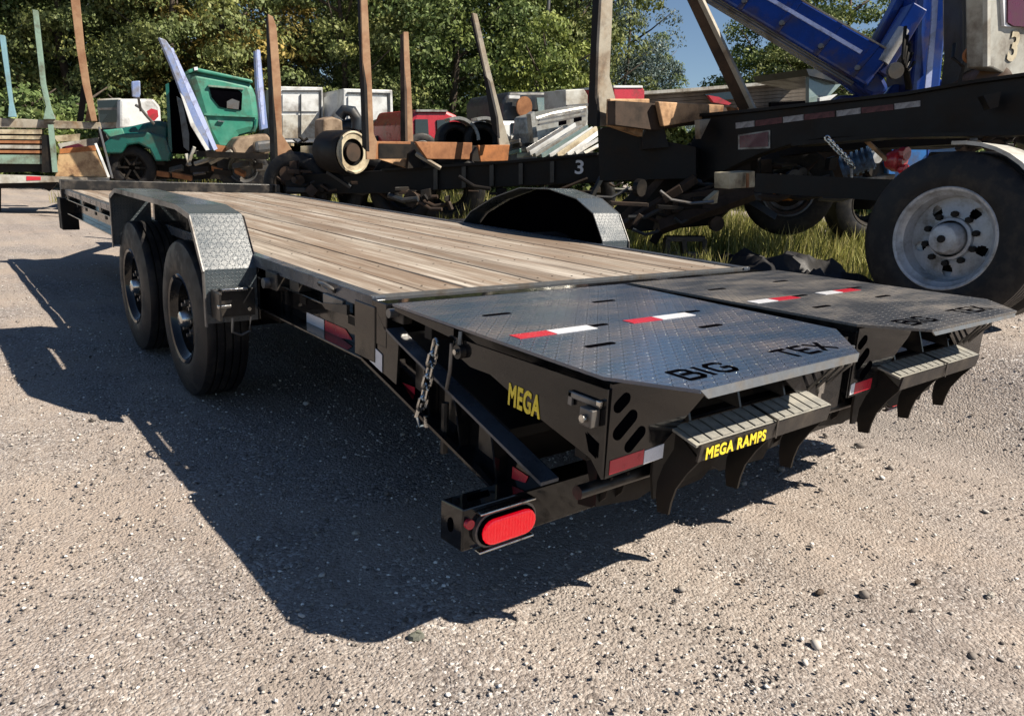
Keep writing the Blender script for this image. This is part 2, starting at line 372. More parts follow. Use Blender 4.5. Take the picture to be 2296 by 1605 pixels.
    def stadium(s, c, u, v, L, wd, ext, n=8):
        c, u, v = Vector(c), Vector(u).normalized(), Vector(v).normalized(); h = L / 2 - wd / 2; r = wd / 2; pts = []
        for k in range(n + 1):
            t = -math.pi / 2 + math.pi * k / n; pts.append(c + u * (h + r * math.cos(t)) + v * r * math.sin(t))
        for k in range(n + 1):
            t = math.pi / 2 + math.pi * k / n; pts.append(c + u * (-h + r * math.cos(t)) + v * r * math.sin(t))
        return s.prism(pts, ext)
    def build(s, name, mat, parent=None, label=None, bev=0, smooth=False, origin=None):
        v = np.array([tuple(p) for p in s.v]); o = np.array(origin) if origin is not None else (v.min(0) + v.max(0)) / 2
        me = bpy.data.meshes.new(name); me.from_pydata((v - o).tolist(), [], s.f); me.update()
        box_uv(me)
        if smooth:
            me.polygons.foreach_set('use_smooth', [True] * len(me.polygons))
        ob = link_mesh(name, me, mat, parent, tuple(o), label)
        if smooth: me.set_sharp_from_angle(angle=R_(38))
        if bev:
            b = ob.modifiers.new('bevel', 'BEVEL'); b.width = bev; b.segments = 2; b.limit_method = 'ANGLE'; b.angle_limit = R_(35)
        return ob
def text(name, s, size, origin, xdir, ydir, mat, parent, sx=1.0, bold=.02, extrude=.0006, label=None, center=False, shear=0):
    cu = bpy.data.curves.new('lettering_source', 'FONT'); cu.body = s; cu.size = size; cu.offset = bold * size; cu.extrude = extrude; cu.shear = shear; cu.space_character = 1.12
    if center: cu.align_x = 'CENTER'; cu.align_y = 'CENTER'
    to = bpy.data.objects.new('lettering_source', cu); COL.objects.link(to)
    bpy.context.view_layer.update()
    me = bpy.data.meshes.new_from_object(to.evaluated_get(bpy.context.evaluated_depsgraph_get()))
    bpy.data.objects.remove(to); bpy.data.curves.remove(cu)
    x = Vector(xdir).normalized(); y = Vector(ydir); y = (y - x * y.dot(x)).normalized(); z = x.cross(y)
    m = Matrix((x * sx, y, z)).transposed().to_4x4(); me.transform(m); me.name = name
    me.materials.clear()
    return link_mesh(name, me, mat, parent, tuple(origin), label)
def copy_part(o, parent, dw, name=None):
    c = o.copy(); COL.objects.link(c); c.parent = parent
    w = WL[o.name] + Vector(dw); c.location = w - (WL[parent.name] if parent else Vector()); WL[c.name] = w
    return c

# picture-read slabs: outline read on a vertical plane at distance d, turned by yaw (positive = facing right); real thickness th behind it
def facing(yaw): return -HD * math.cos(R_(yaw)) + RD * math.sin(R_(yaw))
def alongv(yaw): return RD * math.cos(R_(yaw)) + HD * math.sin(R_(yaw))
def plane(px, py, d, yaw):
    p0 = at(px, py, d); n = facing(yaw)
    def f(x, y, off=0):
        r = ray(x, y); return CAM_C + r * ((p0 - CAM_C).dot(n) / r.dot(n)) + n * off
    return f
def slab(name, poly, d, th, mat, parent=None, label=None, bev=0, yaw=0, pl=None, off=0):
    if pl is None:
        cx = sum(p[0] for p in poly) / len(poly); cy = sum(p[1] for p in poly) / len(poly); pl = plane(cx, cy, d, yaw)
    if off:
        pts = [pl(x, y, off) for x, y in poly]
    else: pts = [pl(x, y) for x, y in poly]
    return MB().prism(pts, -facing(yaw) * th).build(name, mat, parent, label, bev=bev)
def stick(name, p, q, d1, d2, wpx, dep, mat, parent=None, label=None, bev=.004, yaw=35):
    a, b = at(p[0], p[1], d1), at(q[0], q[1], d2)
    w = wpx / FPX * (d1 + d2) / 2
    return MB().beam(a, b, w, dep, side=alongv(yaw)).build(name, mat, parent, label, bev=bev)

def wheel(parent, c, out, R, width, rimR, tmat, rmat, name='wheel', lod=0, hubmat=None):
    """tyre, rim with hand holes, hub and nuts as sub-parts of a wheel part; out = outward axis; c = centre of the outer face"""
    out = Vector(out).normalized(); c = Vector(c)
    n = 28 if lod else 64
    w = MB()
    prof = [(-width * .06, rimR), (-width * .01, rimR + .02), (0, rimR + (R - rimR) * .35), (-width * .03, rimR + (R - rimR) * .72), (-width * .08, R * .975), (-width * .14, R)]
    g = 4; t0, t1 = -.14, -.86
    for i in range(g):
        a = t0 + (t1 - t0) * (i + .75) / (g + .5); gw = .018
        if not lod: prof += [((a + gw) * width, R), ((a + gw * .8) * width, R - .012), ((a - gw * .8) * width, R - .012), ((a - gw) * width, R)]
    prof += [(-width * .86, R), (-width * .92, R * .975), (-width * .97, rimR + (R - rimR) * .72), (-width, rimR + (R - rimR) * .35), (-width * .99, rimR), (-width * .5, rimR - .02)]
    ty = w.lathe(prof, c, out, n, closed=True).build(name, tmat, parent, smooth=True)
    # rim barrel
    r = MB().lathe([(-width * .035, rimR + .012), (-width * .01, rimR + .006), (-width * .03, rimR - .008), (-width * .12, rimR - .018), (-width * .18, rimR - .035), (-width * .55, rimR - .05), (-width * .6, rimR - .09)], c, out, n).build('rim', rmat, ty, smooth=True)
    return ty, r
def rim_disc(ty, c, out, R0, R1, t0, t1, holes, hr, hdist, mat, nh=160, nr=22, name='rim_disc'):
    """dished disc with real hand holes; t(r) runs from t0 at R0 (inner) to t1 at R1 (outer)"""
    out = Vector(out).normalized(); c = Vector(c); a = out.cross(Vector((0, 0, 1))).normalized(); b = out.cross(a)
    vs = []; fs = []
    for i in range(nr + 1):
        u = i / nr; r = R0 + (R1 - R0) * u; s = u * u * (3 - 2 * u); t = t0 + (t1 - t0) * s
        for k in range(nh):
            th = 2 * math.pi * k / nh; vs.append(c + out * t + (a * math.cos(th) + b * math.sin(th)) * r)
    for i in range(nr):
        r = R0 + (R1 - R0) * (i + .5) / nr
        for k in range(nh):
            th = 2 * math.pi * (k + .5) / nh; ok = True
            for h in range(holes):
                ph = 2 * math.pi * h / holes + .35; dt = (th - ph + math.pi) % (2 * math.pi) - math.pi
                if ((r - hdist) / hr) ** 2 + (dt * r / (hr * .8)) ** 2 < 1: ok = False
            if ok: fs.append((i * nh + k, i * nh + (k + 1) % nh, (i + 1) * nh + (k + 1) % nh, (i + 1) * nh + k))
    m = MB().add(vs, fs); o = m.build(name, mat, ty, smooth=True)
    return o

# ------------------------------------------------------------------ ground
def gz(x, y):
    """yard level: flat under the trailer, a low bank to the right where the log trailers stand"""
    s = np.clip((np.asarray(x, float) - 2.35 - .12 * np.maximum(np.asarray(y, float), 0)) / 1.15, 0, 1)
    f = np.clip((16 - np.asarray(y, float)) / 8, 0, 1)
    return .38 * s * s * (3 - 2 * s) * f
def ground():
    xs = np.concatenate([np.linspace(-900, -40, 12), np.linspace(-36, -6, 30), np.arange(-5, 8.01, .06), np.linspace(9, 60, 50), np.linspace(70, 900, 14)])
    ys = np.concatenate([np.linspace(-60, -6, 10), np.arange(-4, 9, .06), np.linspace(9.5, 60, 70), np.linspace(70, 900, 14)])
    X, Y = np.meshgrid(xs, ys); Z = gz(X, Y)
    und = .006 * np.sin(X * 2.3 + 1.1 * np.sin(Y * 1.7)) * np.sin(Y * 2.9 + X * .8) + .004 * np.sin(X * 7.1 + Y * 3.3) * np.sin(Y * 6.1 - X * 2.2)
    near = (np.abs(X) < 20) & (Y < 40)
    Z = Z + und * near - .006
    nx, ny = len(xs), len(ys)
    v = np.stack([X, Y, Z], -1).reshape(-1, 3)
    i = np.arange(nx * ny).reshape(ny, nx)
    f = np.stack([i[:-1, :-1], i[:-1, 1:], i[1:, 1:], i[1:, :-1]], -1).reshape(-1, 4)
    me = bpy.data.meshes.new('ground'); me.from_pydata(v.tolist(), [], f.tolist()); me.update()
    me.polygons.foreach_set('use_smooth', [True] * len(me.polygons)); box_uv(me)
    o = link_mesh('gravel_ground', me, M['gravel'], None, (0, 0, 0)); tag(o, 'grey beige crushed gravel yard surface', kind='structure')
ground()

ICO = None
def scatter(name, n, rmin, rmax, xr, yr, label, mat, power=2.2, dens=None, flat=.6):
    """loose stones: many small faceted lumps joined in one mesh"""
    P = (1 + 5 ** .5) / 2
    base = np.array([(-1, P, 0), (1, P, 0), (-1, -P, 0), (1, -P, 0), (0, -1, P), (0, 1, P), (0, -1, -P), (0, 1, -P), (P, 0, -1), (P, 0, 1), (-P, 0, -1), (-P, 0, 1)]) / 1.9
    fi = np.array([(0, 11, 5), (0, 5, 1), (0, 1, 7), (0, 7, 10), (0, 10, 11), (1, 5, 9), (5, 11, 4), (11, 10, 2), (10, 7, 6), (7, 1, 8), (3, 9, 4), (3, 4, 2), (3, 2, 6), (3, 6, 8), (3, 8, 9), (4, 9, 5), (2, 4, 11), (6, 2, 10), (8, 6, 7), (9, 8, 1)])
    if rmax < .011:
        base = np.array([(1, 0, 0), (-1, 0, 0), (0, 1, 0), (0, -1, 0), (0, 0, 1), (0, 0, -1.)]); 
        fi = np.array([(0, 2, 4), (2, 1, 4), (1, 3, 4), (3, 0, 4), (2, 0, 5), (1, 2, 5), (3, 1, 5), (0, 3, 5)])
    x = rng.uniform(*xr, n); y = rng.uniform(*yr, n)
    if dens is not None:
        k = rng.random(n) < dens(x, y); x, y = x[k], y[k]; n = len(x)
    r = rmin + (rmax - rmin) * rng.random(n) ** power
    s = rng.uniform(.7, 1.35, (n, 1, 3)) * r[:, None, None]; s[..., 2] *= flat
    nb = len(base)
    v = base[None] * rng.uniform(.72, 1.2, (n, nb, 1)) * s
    a = rng.uniform(0, 6.283, n); ca, sa = np.cos(a)[:, None], np.sin(a)[:, None]
    tl = rng.uniform(-.5, .5, (n, 1))
    vx = v[..., 0] * ca - v[..., 1] * sa; vy = v[..., 0] * sa + v[..., 1] * ca; vz = v[..., 2] + tl * v[..., 0] * .5
    v = np.stack([vx + x[:, None], vy + y[:, None], vz + gz(x, y)[:, None] + (r * flat * .25)[:, None]], -1).reshape(-1, 3)
    f = (fi[None] + (np.arange(n) * nb)[:, None, None]).reshape(-1, 3)
    me = bpy.data.meshes.new(name)
    me.vertices.add(len(v)); me.vertices.foreach_set('co', v.ravel()); me.loops.add(f.size); me.loops.foreach_set('vertex_index', f.ravel())
    me.polygons.add(len(f)); me.polygons.foreach_set('loop_start', np.arange(0, f.size, 3)); me.polygons.foreach_set('loop_total', np.full(len(f), 3))
    me.update(calc_edges=True)
    o = link_mesh(name, me, mat, None, (0, 0, 0)); tag(o, label, 'stones', kind='stuff'); return o
def dn(x, y):      # denser near the lens, and in loose patches
    d = np.hypot(x + 1.13, y + 2.155)
    p = .55 + .45 * np.sin(x * 2.1 + 1.7 * np.sin(y * 1.3)) * np.sin(y * 1.9 + x)
    q = .5 + .5 * np.sin(x * 5.3 + 2.1 * np.sin(y * 3.1 + 1)) * np.sin(y * 4.7 + 1.9 * np.sin(x * 2.7))
    return np.clip(2.6 / np.maximum(d, .5), .0, 1) * (.12 + .88 * (p * (.35 + .65 * q)) ** 1.3)
scatter('small_gravel', 190000, .002, .0078, (-1.8, 5.2), (-2.1, 6.5), 'small loose gravel chips strewn over the yard', M['stones'], 1.7, dn)
scatter('coarse_gravel', 7000, .006, .017, (-2.4, 6), (-2.1, 10), 'coarser loose stones lying on the gravel yard', M['stones'], 3.2, lambda x, y: np.clip(dn(x, y) * (.35 + .65 * (x > .4)), 0, 1))
scatter('scattered_stones', 240, .008, .024, (-2.2, 5.5), (-1.9, 7), 'scattered larger loose stones on the gravel yard', M['stones'], 3.0, lambda x, y: np.clip(.25 + .75 * (x > .2), 0, 1))
# the few larger stones one can pick out in the foreground
def big_stone(px, py, r, label, mat):
    p = onax(px, py, 2, 0.0); k = np.random.default_rng(int(px)); ns = 8; vs = []; fs = []
    for i in range(5):
        ph = -math.pi / 2 + math.pi * i / 4
        for j in range(ns):
            t = 2 * math.pi * j / ns; q = k.uniform(.75, 1.2); vs.append((p.x + r * q * math.cos(ph) * math.cos(t) * 1.3, p.y + r * q * math.cos(ph) * math.sin(t), r * .25 + r * .62 * math.sin(ph) * q))
    for i in range(4):
        for j in range(ns): fs.append((i * ns + j, i * ns + (j + 1) % ns, (i + 1) * ns + (j + 1) % ns, (i + 1) * ns + j))
    o = MB().add(vs, fs).build('loose_stone', mat); tag(o, label, 'stone', 'larger stones on the foreground gravel')
M['stone_grey'] = basic('grey_green_stone', (.15, .155, .125), .8, 0, c2=(.07, .07, .06), amount=.4, scale=30, bmp=.4)
M['stone_pale'] = basic('pale_stone', (.45, .42, .37), .8, 0, c2=(.3, .27, .23), amount=.4, scale=30, bmp=.4)
M['stone_brown'] = basic('brown_stone', (.10, .07, .05), .8, 0, c2=(.05, .04, .03), amount=.4, scale=30, bmp=.4)
big_stone(932, 1430, .020, 'largest grey green stone at the bottom, below the tip of the trailer shadow', M['stone_grey'])
big_stone(798, 1196, .012, 'pale flat stone lying inside the dark trailer shadow', M['stone_pale'])
big_stone(1838, 1328, .013, 'small dark brown stone on the sunlit gravel at lower right', M['stone_brown'])
big_stone(1665, 1303, .008, 'tiny brown stone between the shadow edge and the lower right gravel', M['stone_brown'])
big_stone(2222, 1335, .012, 'pale stone on the gravel near the right edge', M['stone_pale'])
big_stone(2058, 1305, .010, 'brown pebble left of the pale stone near the right edge', M['stone_brown'])

# ------------------------------------------------------------------ equipment trailer
H = .75; DW = 2.11; DL = 6.29
T = thing('equipment_trailer', 'black tandem axle flatbed trailer with wooden deck and folded tread plate ramps in the foreground', 'trailer', (1.05, 2.5, 0))
# deck planks
NP = 11; x0, x1 = .052, DW - .052; pw = (x1 - x0) / NP
pm = MB().box((-pw / 2 + .003, -3.10, -.019), (pw / 2 - .003, 3.10, .019)).build('plank', M['wood'], T, origin=(0, 0, 0))
pm.modifiers.new('bevel', 'BEVEL').width = .003
for i in range(NP):
    w = Vector((x0 + pw * (i + .5), 3.105, H - .019 + random.uniform(-.004, .002)))
    o = pm if i == 0 else pm.copy()
    if i: COL.objects.link(o); o.parent = T
    o.location = w - WL[T.name]; WL[o.name] = w
# screw heads in rows across the deck (one joined part)
mb = MB()
for j in range(13):
    yy = .12 + j * .5
    for i in range(NP):
        for s in (-.25, .25):
            mb.disc((x0 + pw * (i + .5 + s), yy + random.uniform(-.012, .012), H - .0005), (0, 0, 1), .0042, .0012, 8)
o = mb.build('deck_screws', M['dark'], T); o['kind'] = 'stuff'
# crossmembers under the deck
for j in range(14):
    yy = .25 + j * .44
    MB().box((.06, yy - .03, .60), (DW - .06, yy + .03, H - .042)).build('crossmember', M['dark'], T)
for s, xe in ((1, 0.0), (-1, DW)):
    X = lambda d: xe + s * d
    def bx(m, a, b): lo = tuple(min(p, q) for p, q in zip(a, b)); hi = tuple(max(p, q) for p, q in zip(a, b)); return m.box(lo, hi)
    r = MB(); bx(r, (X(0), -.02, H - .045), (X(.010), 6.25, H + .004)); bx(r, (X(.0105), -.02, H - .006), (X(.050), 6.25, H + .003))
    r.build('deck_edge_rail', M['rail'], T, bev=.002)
    ch = MB(); bx(ch, (X(.065), .06, .530), (X(.075), 6.2, .655)); bx(ch, (X(.0), .06, .520), (X(.075), 6.2, .530)); bx(ch, (X(.004), .06, .6555), (X(.075), 6.2, .664))
    ch.build('main_frame_channel', M['black'], T, bev=.002)
    for k in range(8):
        yy = .60 + k * .78
        if 1.0 < yy < 2.9: continue
        p = MB(); bx(p, (X(.006), yy, .665), (X(.06), yy + .09, H - .0455)); p.build('stake_pocket', M['black_dusty'], T, bev=.002)
    # post at the bend of the frame
    p = MB(); bx(p, (X(.056), -.01, .6645), (X(.064), 6.2, H - .010)); p.build('deck_sill_filler', M['black'], T)  # filler panel added to stop light leaking between rail and channel
    p = MB(); bx(p, (X(-.004), -.045, .535), (X(.07), .10, .724)); p.build('frame_post', M['black'], T, bev=.003)
    # dovetail channel: web, top and bottom flanges, gussets
    bot = [(.06, .520), (-.13, .475), (-.74, .325)]; top = [(-.02, .735), (-.10, .662), (-.19, .632), (-.90, .425)]
    web = MB(); web.prism([(X(.06), y, z) for y, z in bot + top[::-1]], (s * .010, 0, 0)); web.build('dovetail_web', M['black'], T)
    def strip(pl, th, name, a, b, mat=M['black']):
        m = MB()
        for (ya, za), (yb, zb) in zip(pl[:-1], pl[1:]):
            m.prism([(X(a), ya, za), (X(a), yb, zb), (X(a), yb, zb + th), (X(a), ya, za + th)], (s * (b - a), 0, 0))
        return m.build(name, mat, T)
    strip(bot, .010, 'dovetail_bottom_flange', 0, .059)
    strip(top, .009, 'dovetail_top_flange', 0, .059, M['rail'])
    out = MB().prism([(X(.002), -.05, .520), (X(.002), -.178, .495), (X(.002), -.19, .63), (X(.002), -.11, .66), (X(.002), -.05, .70)], (s * .008, 0, 0)); out.build('dovetail_side_plate', M['black'], T)
    for yy in (-.33, -.50, -.68):
        zt = .632 + (yy + .19) * .2915 + .001; zb = .520 + (yy - .06) * .25 + .012
        MB().prism([(X(.004), yy, zt), (X(.058), yy, zt), (X(.058), yy - .0, zb), (X(.03), yy, zb)], (0, -.008, 0)).build('dovetail_gusset', M['black'], T)
        MB().prism([(X(.048), yy + .01, zb + .04), (X(.048), yy + .11, zb + .055), (X(.048), yy + .11, zt + .02), (X(.048), yy + .05, zt - .02)], (s * .006, 0, 0)).build('dovetail_gusset', M['black_dusty'], T)
# cross rail between deck and ramps with hinge bar
MB().box((.0, -.115, .60), (DW, -.012, H - .004)).build('rear_cross_rail', M['black'], T, bev=.003)
MB().box((.0, -.0118, H - .04), (DW, .0005, H + .006)).build('deck_end_strip', M['steelgrey'], T)
MB().tube([(-.01, -.145, .722), (DW + .01, -.145, .722)], .015, 12).build('hinge_bar', M['steelgrey'], T, smooth=True)
for xx in (.02, .52, .98, 1.12, 1.6, 2.06):
    MB().box((xx, -.185, .69), (xx + .035, -.116, .742)).build('hinge_lug', M['black_dusty'], T, bev=.003)
# headrail at the front of the deck
hr = MB().box((-.025, 6.255, H - .08), (DW + .015, 6.31, H + .092)).build('headrail', M['black_dusty'], T, bev=.006)
MB().box((-.025, 6.19, H + .001), (.03, 6.254, H + .09)).build('headrail_end', M['black_dusty'], T, bev=.004)
MB().box((2.07, 6.19, H + .001), (DW + .015, 6.254, H + .09)).build('headrail_end', M['black_dusty'], T, bev=.004)
# tongue, coupler and jack in front
tg = MB(); tg.beam((.35, 6.31, .56), (1.03, 7.6, .56), .06, .12); tg.beam((1.76, 6.31, .56), (1.08, 7.6, .56), .06, .12)
tg.build('tongue', M['black'], T); MB().box((.98, 7.5, .50), (1.13, 7.9, .64)).build('coupler', M['black_dusty'], T, bev=.01)
MB().box((.62, 6.45, .42), (.80, 6.75, .66)).build('tool_tray', M['dark'], T, bev=.01)
jk = MB().box((-.03, 6.36, .35), (.12, 6.55, .66)).build('drop_leg_jack', M['dark'], T, bev=.008)
# axles and springs
for yy in (1.608, 2.643):
    MB().tube([(-.06, yy, .37), (DW + .06, yy, .37)], .055, 12).build('axle', M['dark'], T, smooth=True)
for xx in (.14, DW - .14):
    MB().box((xx - .04, 1.05, .44), (xx + .04, 3.2, .50)).build('leaf_spring', M['dark'], T, bev=.01)
# tread-plate fenders over the tandem wheels
PR = [(1.052, .47), (1.052, .702), (1.212, .922), (1.42, .948), (2.70, .948), (2.86, .90), (2.885, .60)]
PRL = PR
PRR = [(1.00, .55), (1.02, .77), (1.12, .93), (1.28, 1.01), (1.55, 1.055), (1.85, 1.045), (2.15, .96), (2.42, .84), (2.62, .66)]
for s, xe in ((1, 0.0), (-1, DW)):
    PR = PRL if s > 0 else PRR
    xa, xb = xe - s * .222, xe + s * .002
    m = MB(); n = len(PR)
    th = .006; cen = Vector((0, 2.0, .5))
    for (ya, za), (yb, zb) in zip(PR[:-1], PR[1:]):
        nrm = Vector((0, zb - za, -(yb - ya))).normalized()
        if nrm.dot(Vector((0, (ya + yb) / 2, (za + zb) / 2)) - cen) < 0: nrm = -nrm
        a, b = sorted((xa, xb))
        m.prism([(a, ya, za), (b, ya, za), (b, yb, zb), (a, yb, zb)], -nrm * th)
    fe = m.build('fender', M['tread_fender'], T)
    lip = MB()
    for (ya, za), (yb, zb) in zip(PR[:-1], PR[1:]): lip.beam((xa, ya, za - .012), (xa, yb, zb - .012), .006, .024, side=(1, 0, 0))
    lip.build('fender_lip', M['steelgrey'], fe)
    inset = [(y + (.01 if y < 2 else -.01), z - .012) for y, z in PR]; xi = xe + s * (.012 if s > 0 else -.16)
    inn = MB().prism([(xi, y, z) for y, z in inset] + [(xi, inset[-1][0], .5), (xi, inset[0][0], .47)], (s * .005, 0, 0))
    inn.build('fender_back', M['black'] if s > 0 else M['void'], fe)  # right side: black sheet paints the shade inside the open fender
    # wheels
    for yy in (1.600, 2.630):
        c = Vector((xe - s * .190, yy, .383)); ov = Vector((-s, 0, 0))
        ty, rim = wheel(T, c, ov, .383, .225, .212, M['rubber'], M['black'])
        rim_disc(ty, c, ov, .055, .185, -.045, -.085, 8, .022, .145, M['black'], nh=96, nr=14)
        MB().lathe([(-.05, .045), (-.02, .042), (-.002, .036), (.004, .026), (.004, .0)], c, ov, 24).build('hub_cap', M['chrome'], ty, smooth=True)
        a = Vector((0, 1, 0)); b = Vector((0, 0, 1))
        for k in range(8):
            t = k * math.pi / 4; q = c + ov * (-.046) + a * .083 * math.cos(t) + b * .083 * math.sin(t)
            MB().disc(q, ov, .010, .018, 6).build('lug_nut', M['steelgrey'], ty)
        MB().disc(c + ov * (-.10), ov, .17, .01, 32).build('brake_drum', M['dark'], ty)
# bracket, bolt heads and small lamp behind the left fender
bk = MB().box((-.20, 1.02, .50), (-.02, 1.045, .62)); bk.box((-.20, .93, .50), (-.19, 1.019, .62))
b_ = bk.build('fender_bracket', M['black_dusty'], T, bev=.003)
MB().box((-.17, .985, .615), (-.06, 1.035, .628)).build('light_strip', M['chrome'], b_, bev=.003)
MB().box((-.205, .93, .555), (-.15, .95, .57)).build('clip', M['chrome'], b_, bev=.003)
MB().disc((-.175, 1.018, .605), (0, -1, 0), .010, .015, 12).build('bolt_head', M['chrome'], b_)
MB().disc((-.05, 1.018, .53), (0, -1, 0), .008, .012, 12).build('bolt_head', M['chrome'], b_)
u = MB().tube([(-.13, .99, .50), (-.135, .985, .44), (-.10, .98, .425), (-.06, .98, .44), (-.055, .985, .50)], .006, 8).build('wire_loop', M['steelgrey'], b_, smooth=True)
# ratchet winch and tie-down under the deck edge
wn_ = MB().box((-.015, .78, .64), (.05, .90, .715)); rw = wn_.build('ratchet_winch', M['black_dusty'], T, bev=.006)
MB().tube([(-.04, .86, .665), (.05, .86, .665)], .022, 14).build('spool', M['steelgrey'], rw, smooth=True)
dr = MB()
k = [(-.012 - .02 * math.sin(t), .30 + .05 * math.cos(t), .735 + .016 * math.sin(t)) for t in [i * math.pi / 8 for i in range(17)]]
dr.tube(k, .007, 8); dring = dr.build('tie_down_ring', M['steelgrey'], T, smooth=True)
MB().box((-.010, .18, .66), (.004, .34, .708)).build('ring_plate', M['steelgrey'], dring, bev=.003)
MB().prism([(-.006, .13, .70), (-.006, .34, .672), (-.006, .30, .655), (-.006, .13, .665)], (-.012, 0, 0)).build('latch_bar', M['black_dusty'], dring)
# reflective tape on the left frame
def tape(x, y0, z0, y1, z1, h, mat, par=T): 
    return MB().prism([(x, y0, z0), (x, y1, z1), (x, y1, z1 - h), (x, y0, z0 - h)], (-.0012, 0, 0)).build('reflective_tape', mat, par)
def onx(px, py, x): q = onax(px, py, 0, x); return (q.y, q.z)
def tape_px(pts, x, mat, par=T):
    return MB().prism([(x, *onx(px, py, x)) for px, py in pts], (-.0012, 0, 0)).build('reflective_tape', mat, par)
tape_px([(688, 700), (727, 717), (727, 748), (688, 731)], .063, M['tape_white'])
tape_px([(729, 718), (775, 738), (790, 762), (729, 752)], .063, M['tape_red'])
tape_px([(829, 768), (857, 795), (857, 835), (829, 808)], .0, M['tape_white'])
tape_px([(903, 858), (930, 868), (930, 888), (903, 874)], .05, M['tape_red'])
tape_px([(1150, 1045), (1185, 1068), (1178, 1082), (1148, 1072)], .058, M['tape_red'])

# ------- rear light bar
LB = MB().prism([(-.163, -.80, .245), (-.163, -.80, .362), (-.163, -.70, .350), (-.163, -.70, .240)], (DW + .326, 0, 0)).build('rear_light_bar', M['black'], T, bev=.004)
MB().disc((-.1635, -.748, .300), (-1, 0, 0), .020, .0015, 16, rx=.012).build('end_hole', M['void'], LB)
MB().prism([(-.12, -.760, .3578), (-.05, -.760, .3578), (-.03, -.725, .3536), (-.10, -.725, .3536)], (0, 0, .0012)).build('top_hole', M['void'], LB)
for cx in (-.033, DW + .033):
    u, v, yb = Vector((1, 0, 0)), Vector((0, 0, 1)), -.8005
    bz = MB().stadium((cx, yb, .292), u, v, .200, .098, (0, -.014, 0)).build('lamp_bezel', M['steelgrey'], LB)
    MB().stadium((cx, yb - .0145, .292), u, v, .186, .084, (0, -.004, 0)).build('lamp_gasket', M['void'], bz)
    MB().stadium((cx, yb - .019, .292), u, v, .172, .070, (0, -.014, 0)).build('lamp_lens', M['lamp_red'], bz, bev=.006)
    for dz in (-.053, .053):
        MB().box((cx - .09, yb - .022, .292 + dz - .003), (cx + .09, yb + .0, .292 + dz + .003)).build('guard_strip', M['chrome'], bz, bev=.002)
MB().disc((-.147, -.8005, .322), (0, -1, 0), .013, .012, 16).build('marker_lamp', M['tape_red'], LB)
MB().disc((DW + .147, -.8005, .322), (0, -1, 0), .013, .012, 16).build('marker_lamp', M['tape_red'], LB)
MB().tube([(.10, -.74, .355), (.10, -.74, .385)], .012, 8).build('bolt', M['chrome'], LB)
# ------- cargo under the dovetail: crossmembers and slotted steel pieces seen through the gap
for yy, zz in ((-.25, .50), (-.45, .46), (-.62, .41)):
    MB().box((.08, yy - .025, zz - .05), (DW - .08, yy + .025, zz + .05)).build('dovetail_crossmember', M['dark'], T)
MB().stadium((.30, -.56, .47), (1, .2, 0), (0, 1, .25), .07, .022, (0, 0, .006)).build('bolt_plate', M['chrome'], T)
MB().stadium((.34, -.80, .43), (1, .1, 0), (0, 1, .25), .10, .035, (0, 0, .006)).build('bolt_plate', M['chrome'], T)
# dovetail planks (knee high wooden slope under the folded ramps)
for i in range(NP):
    xx = x0 + pw * i
    MB().prism([(xx + .003, -.15, .655), (xx + pw - .003, -.15, .655), (xx + pw - .003, -.70, .50), (xx + .003, -.70, .50)], (0, 0, -.03)).build('dovetail_plank', M['dark'], T)

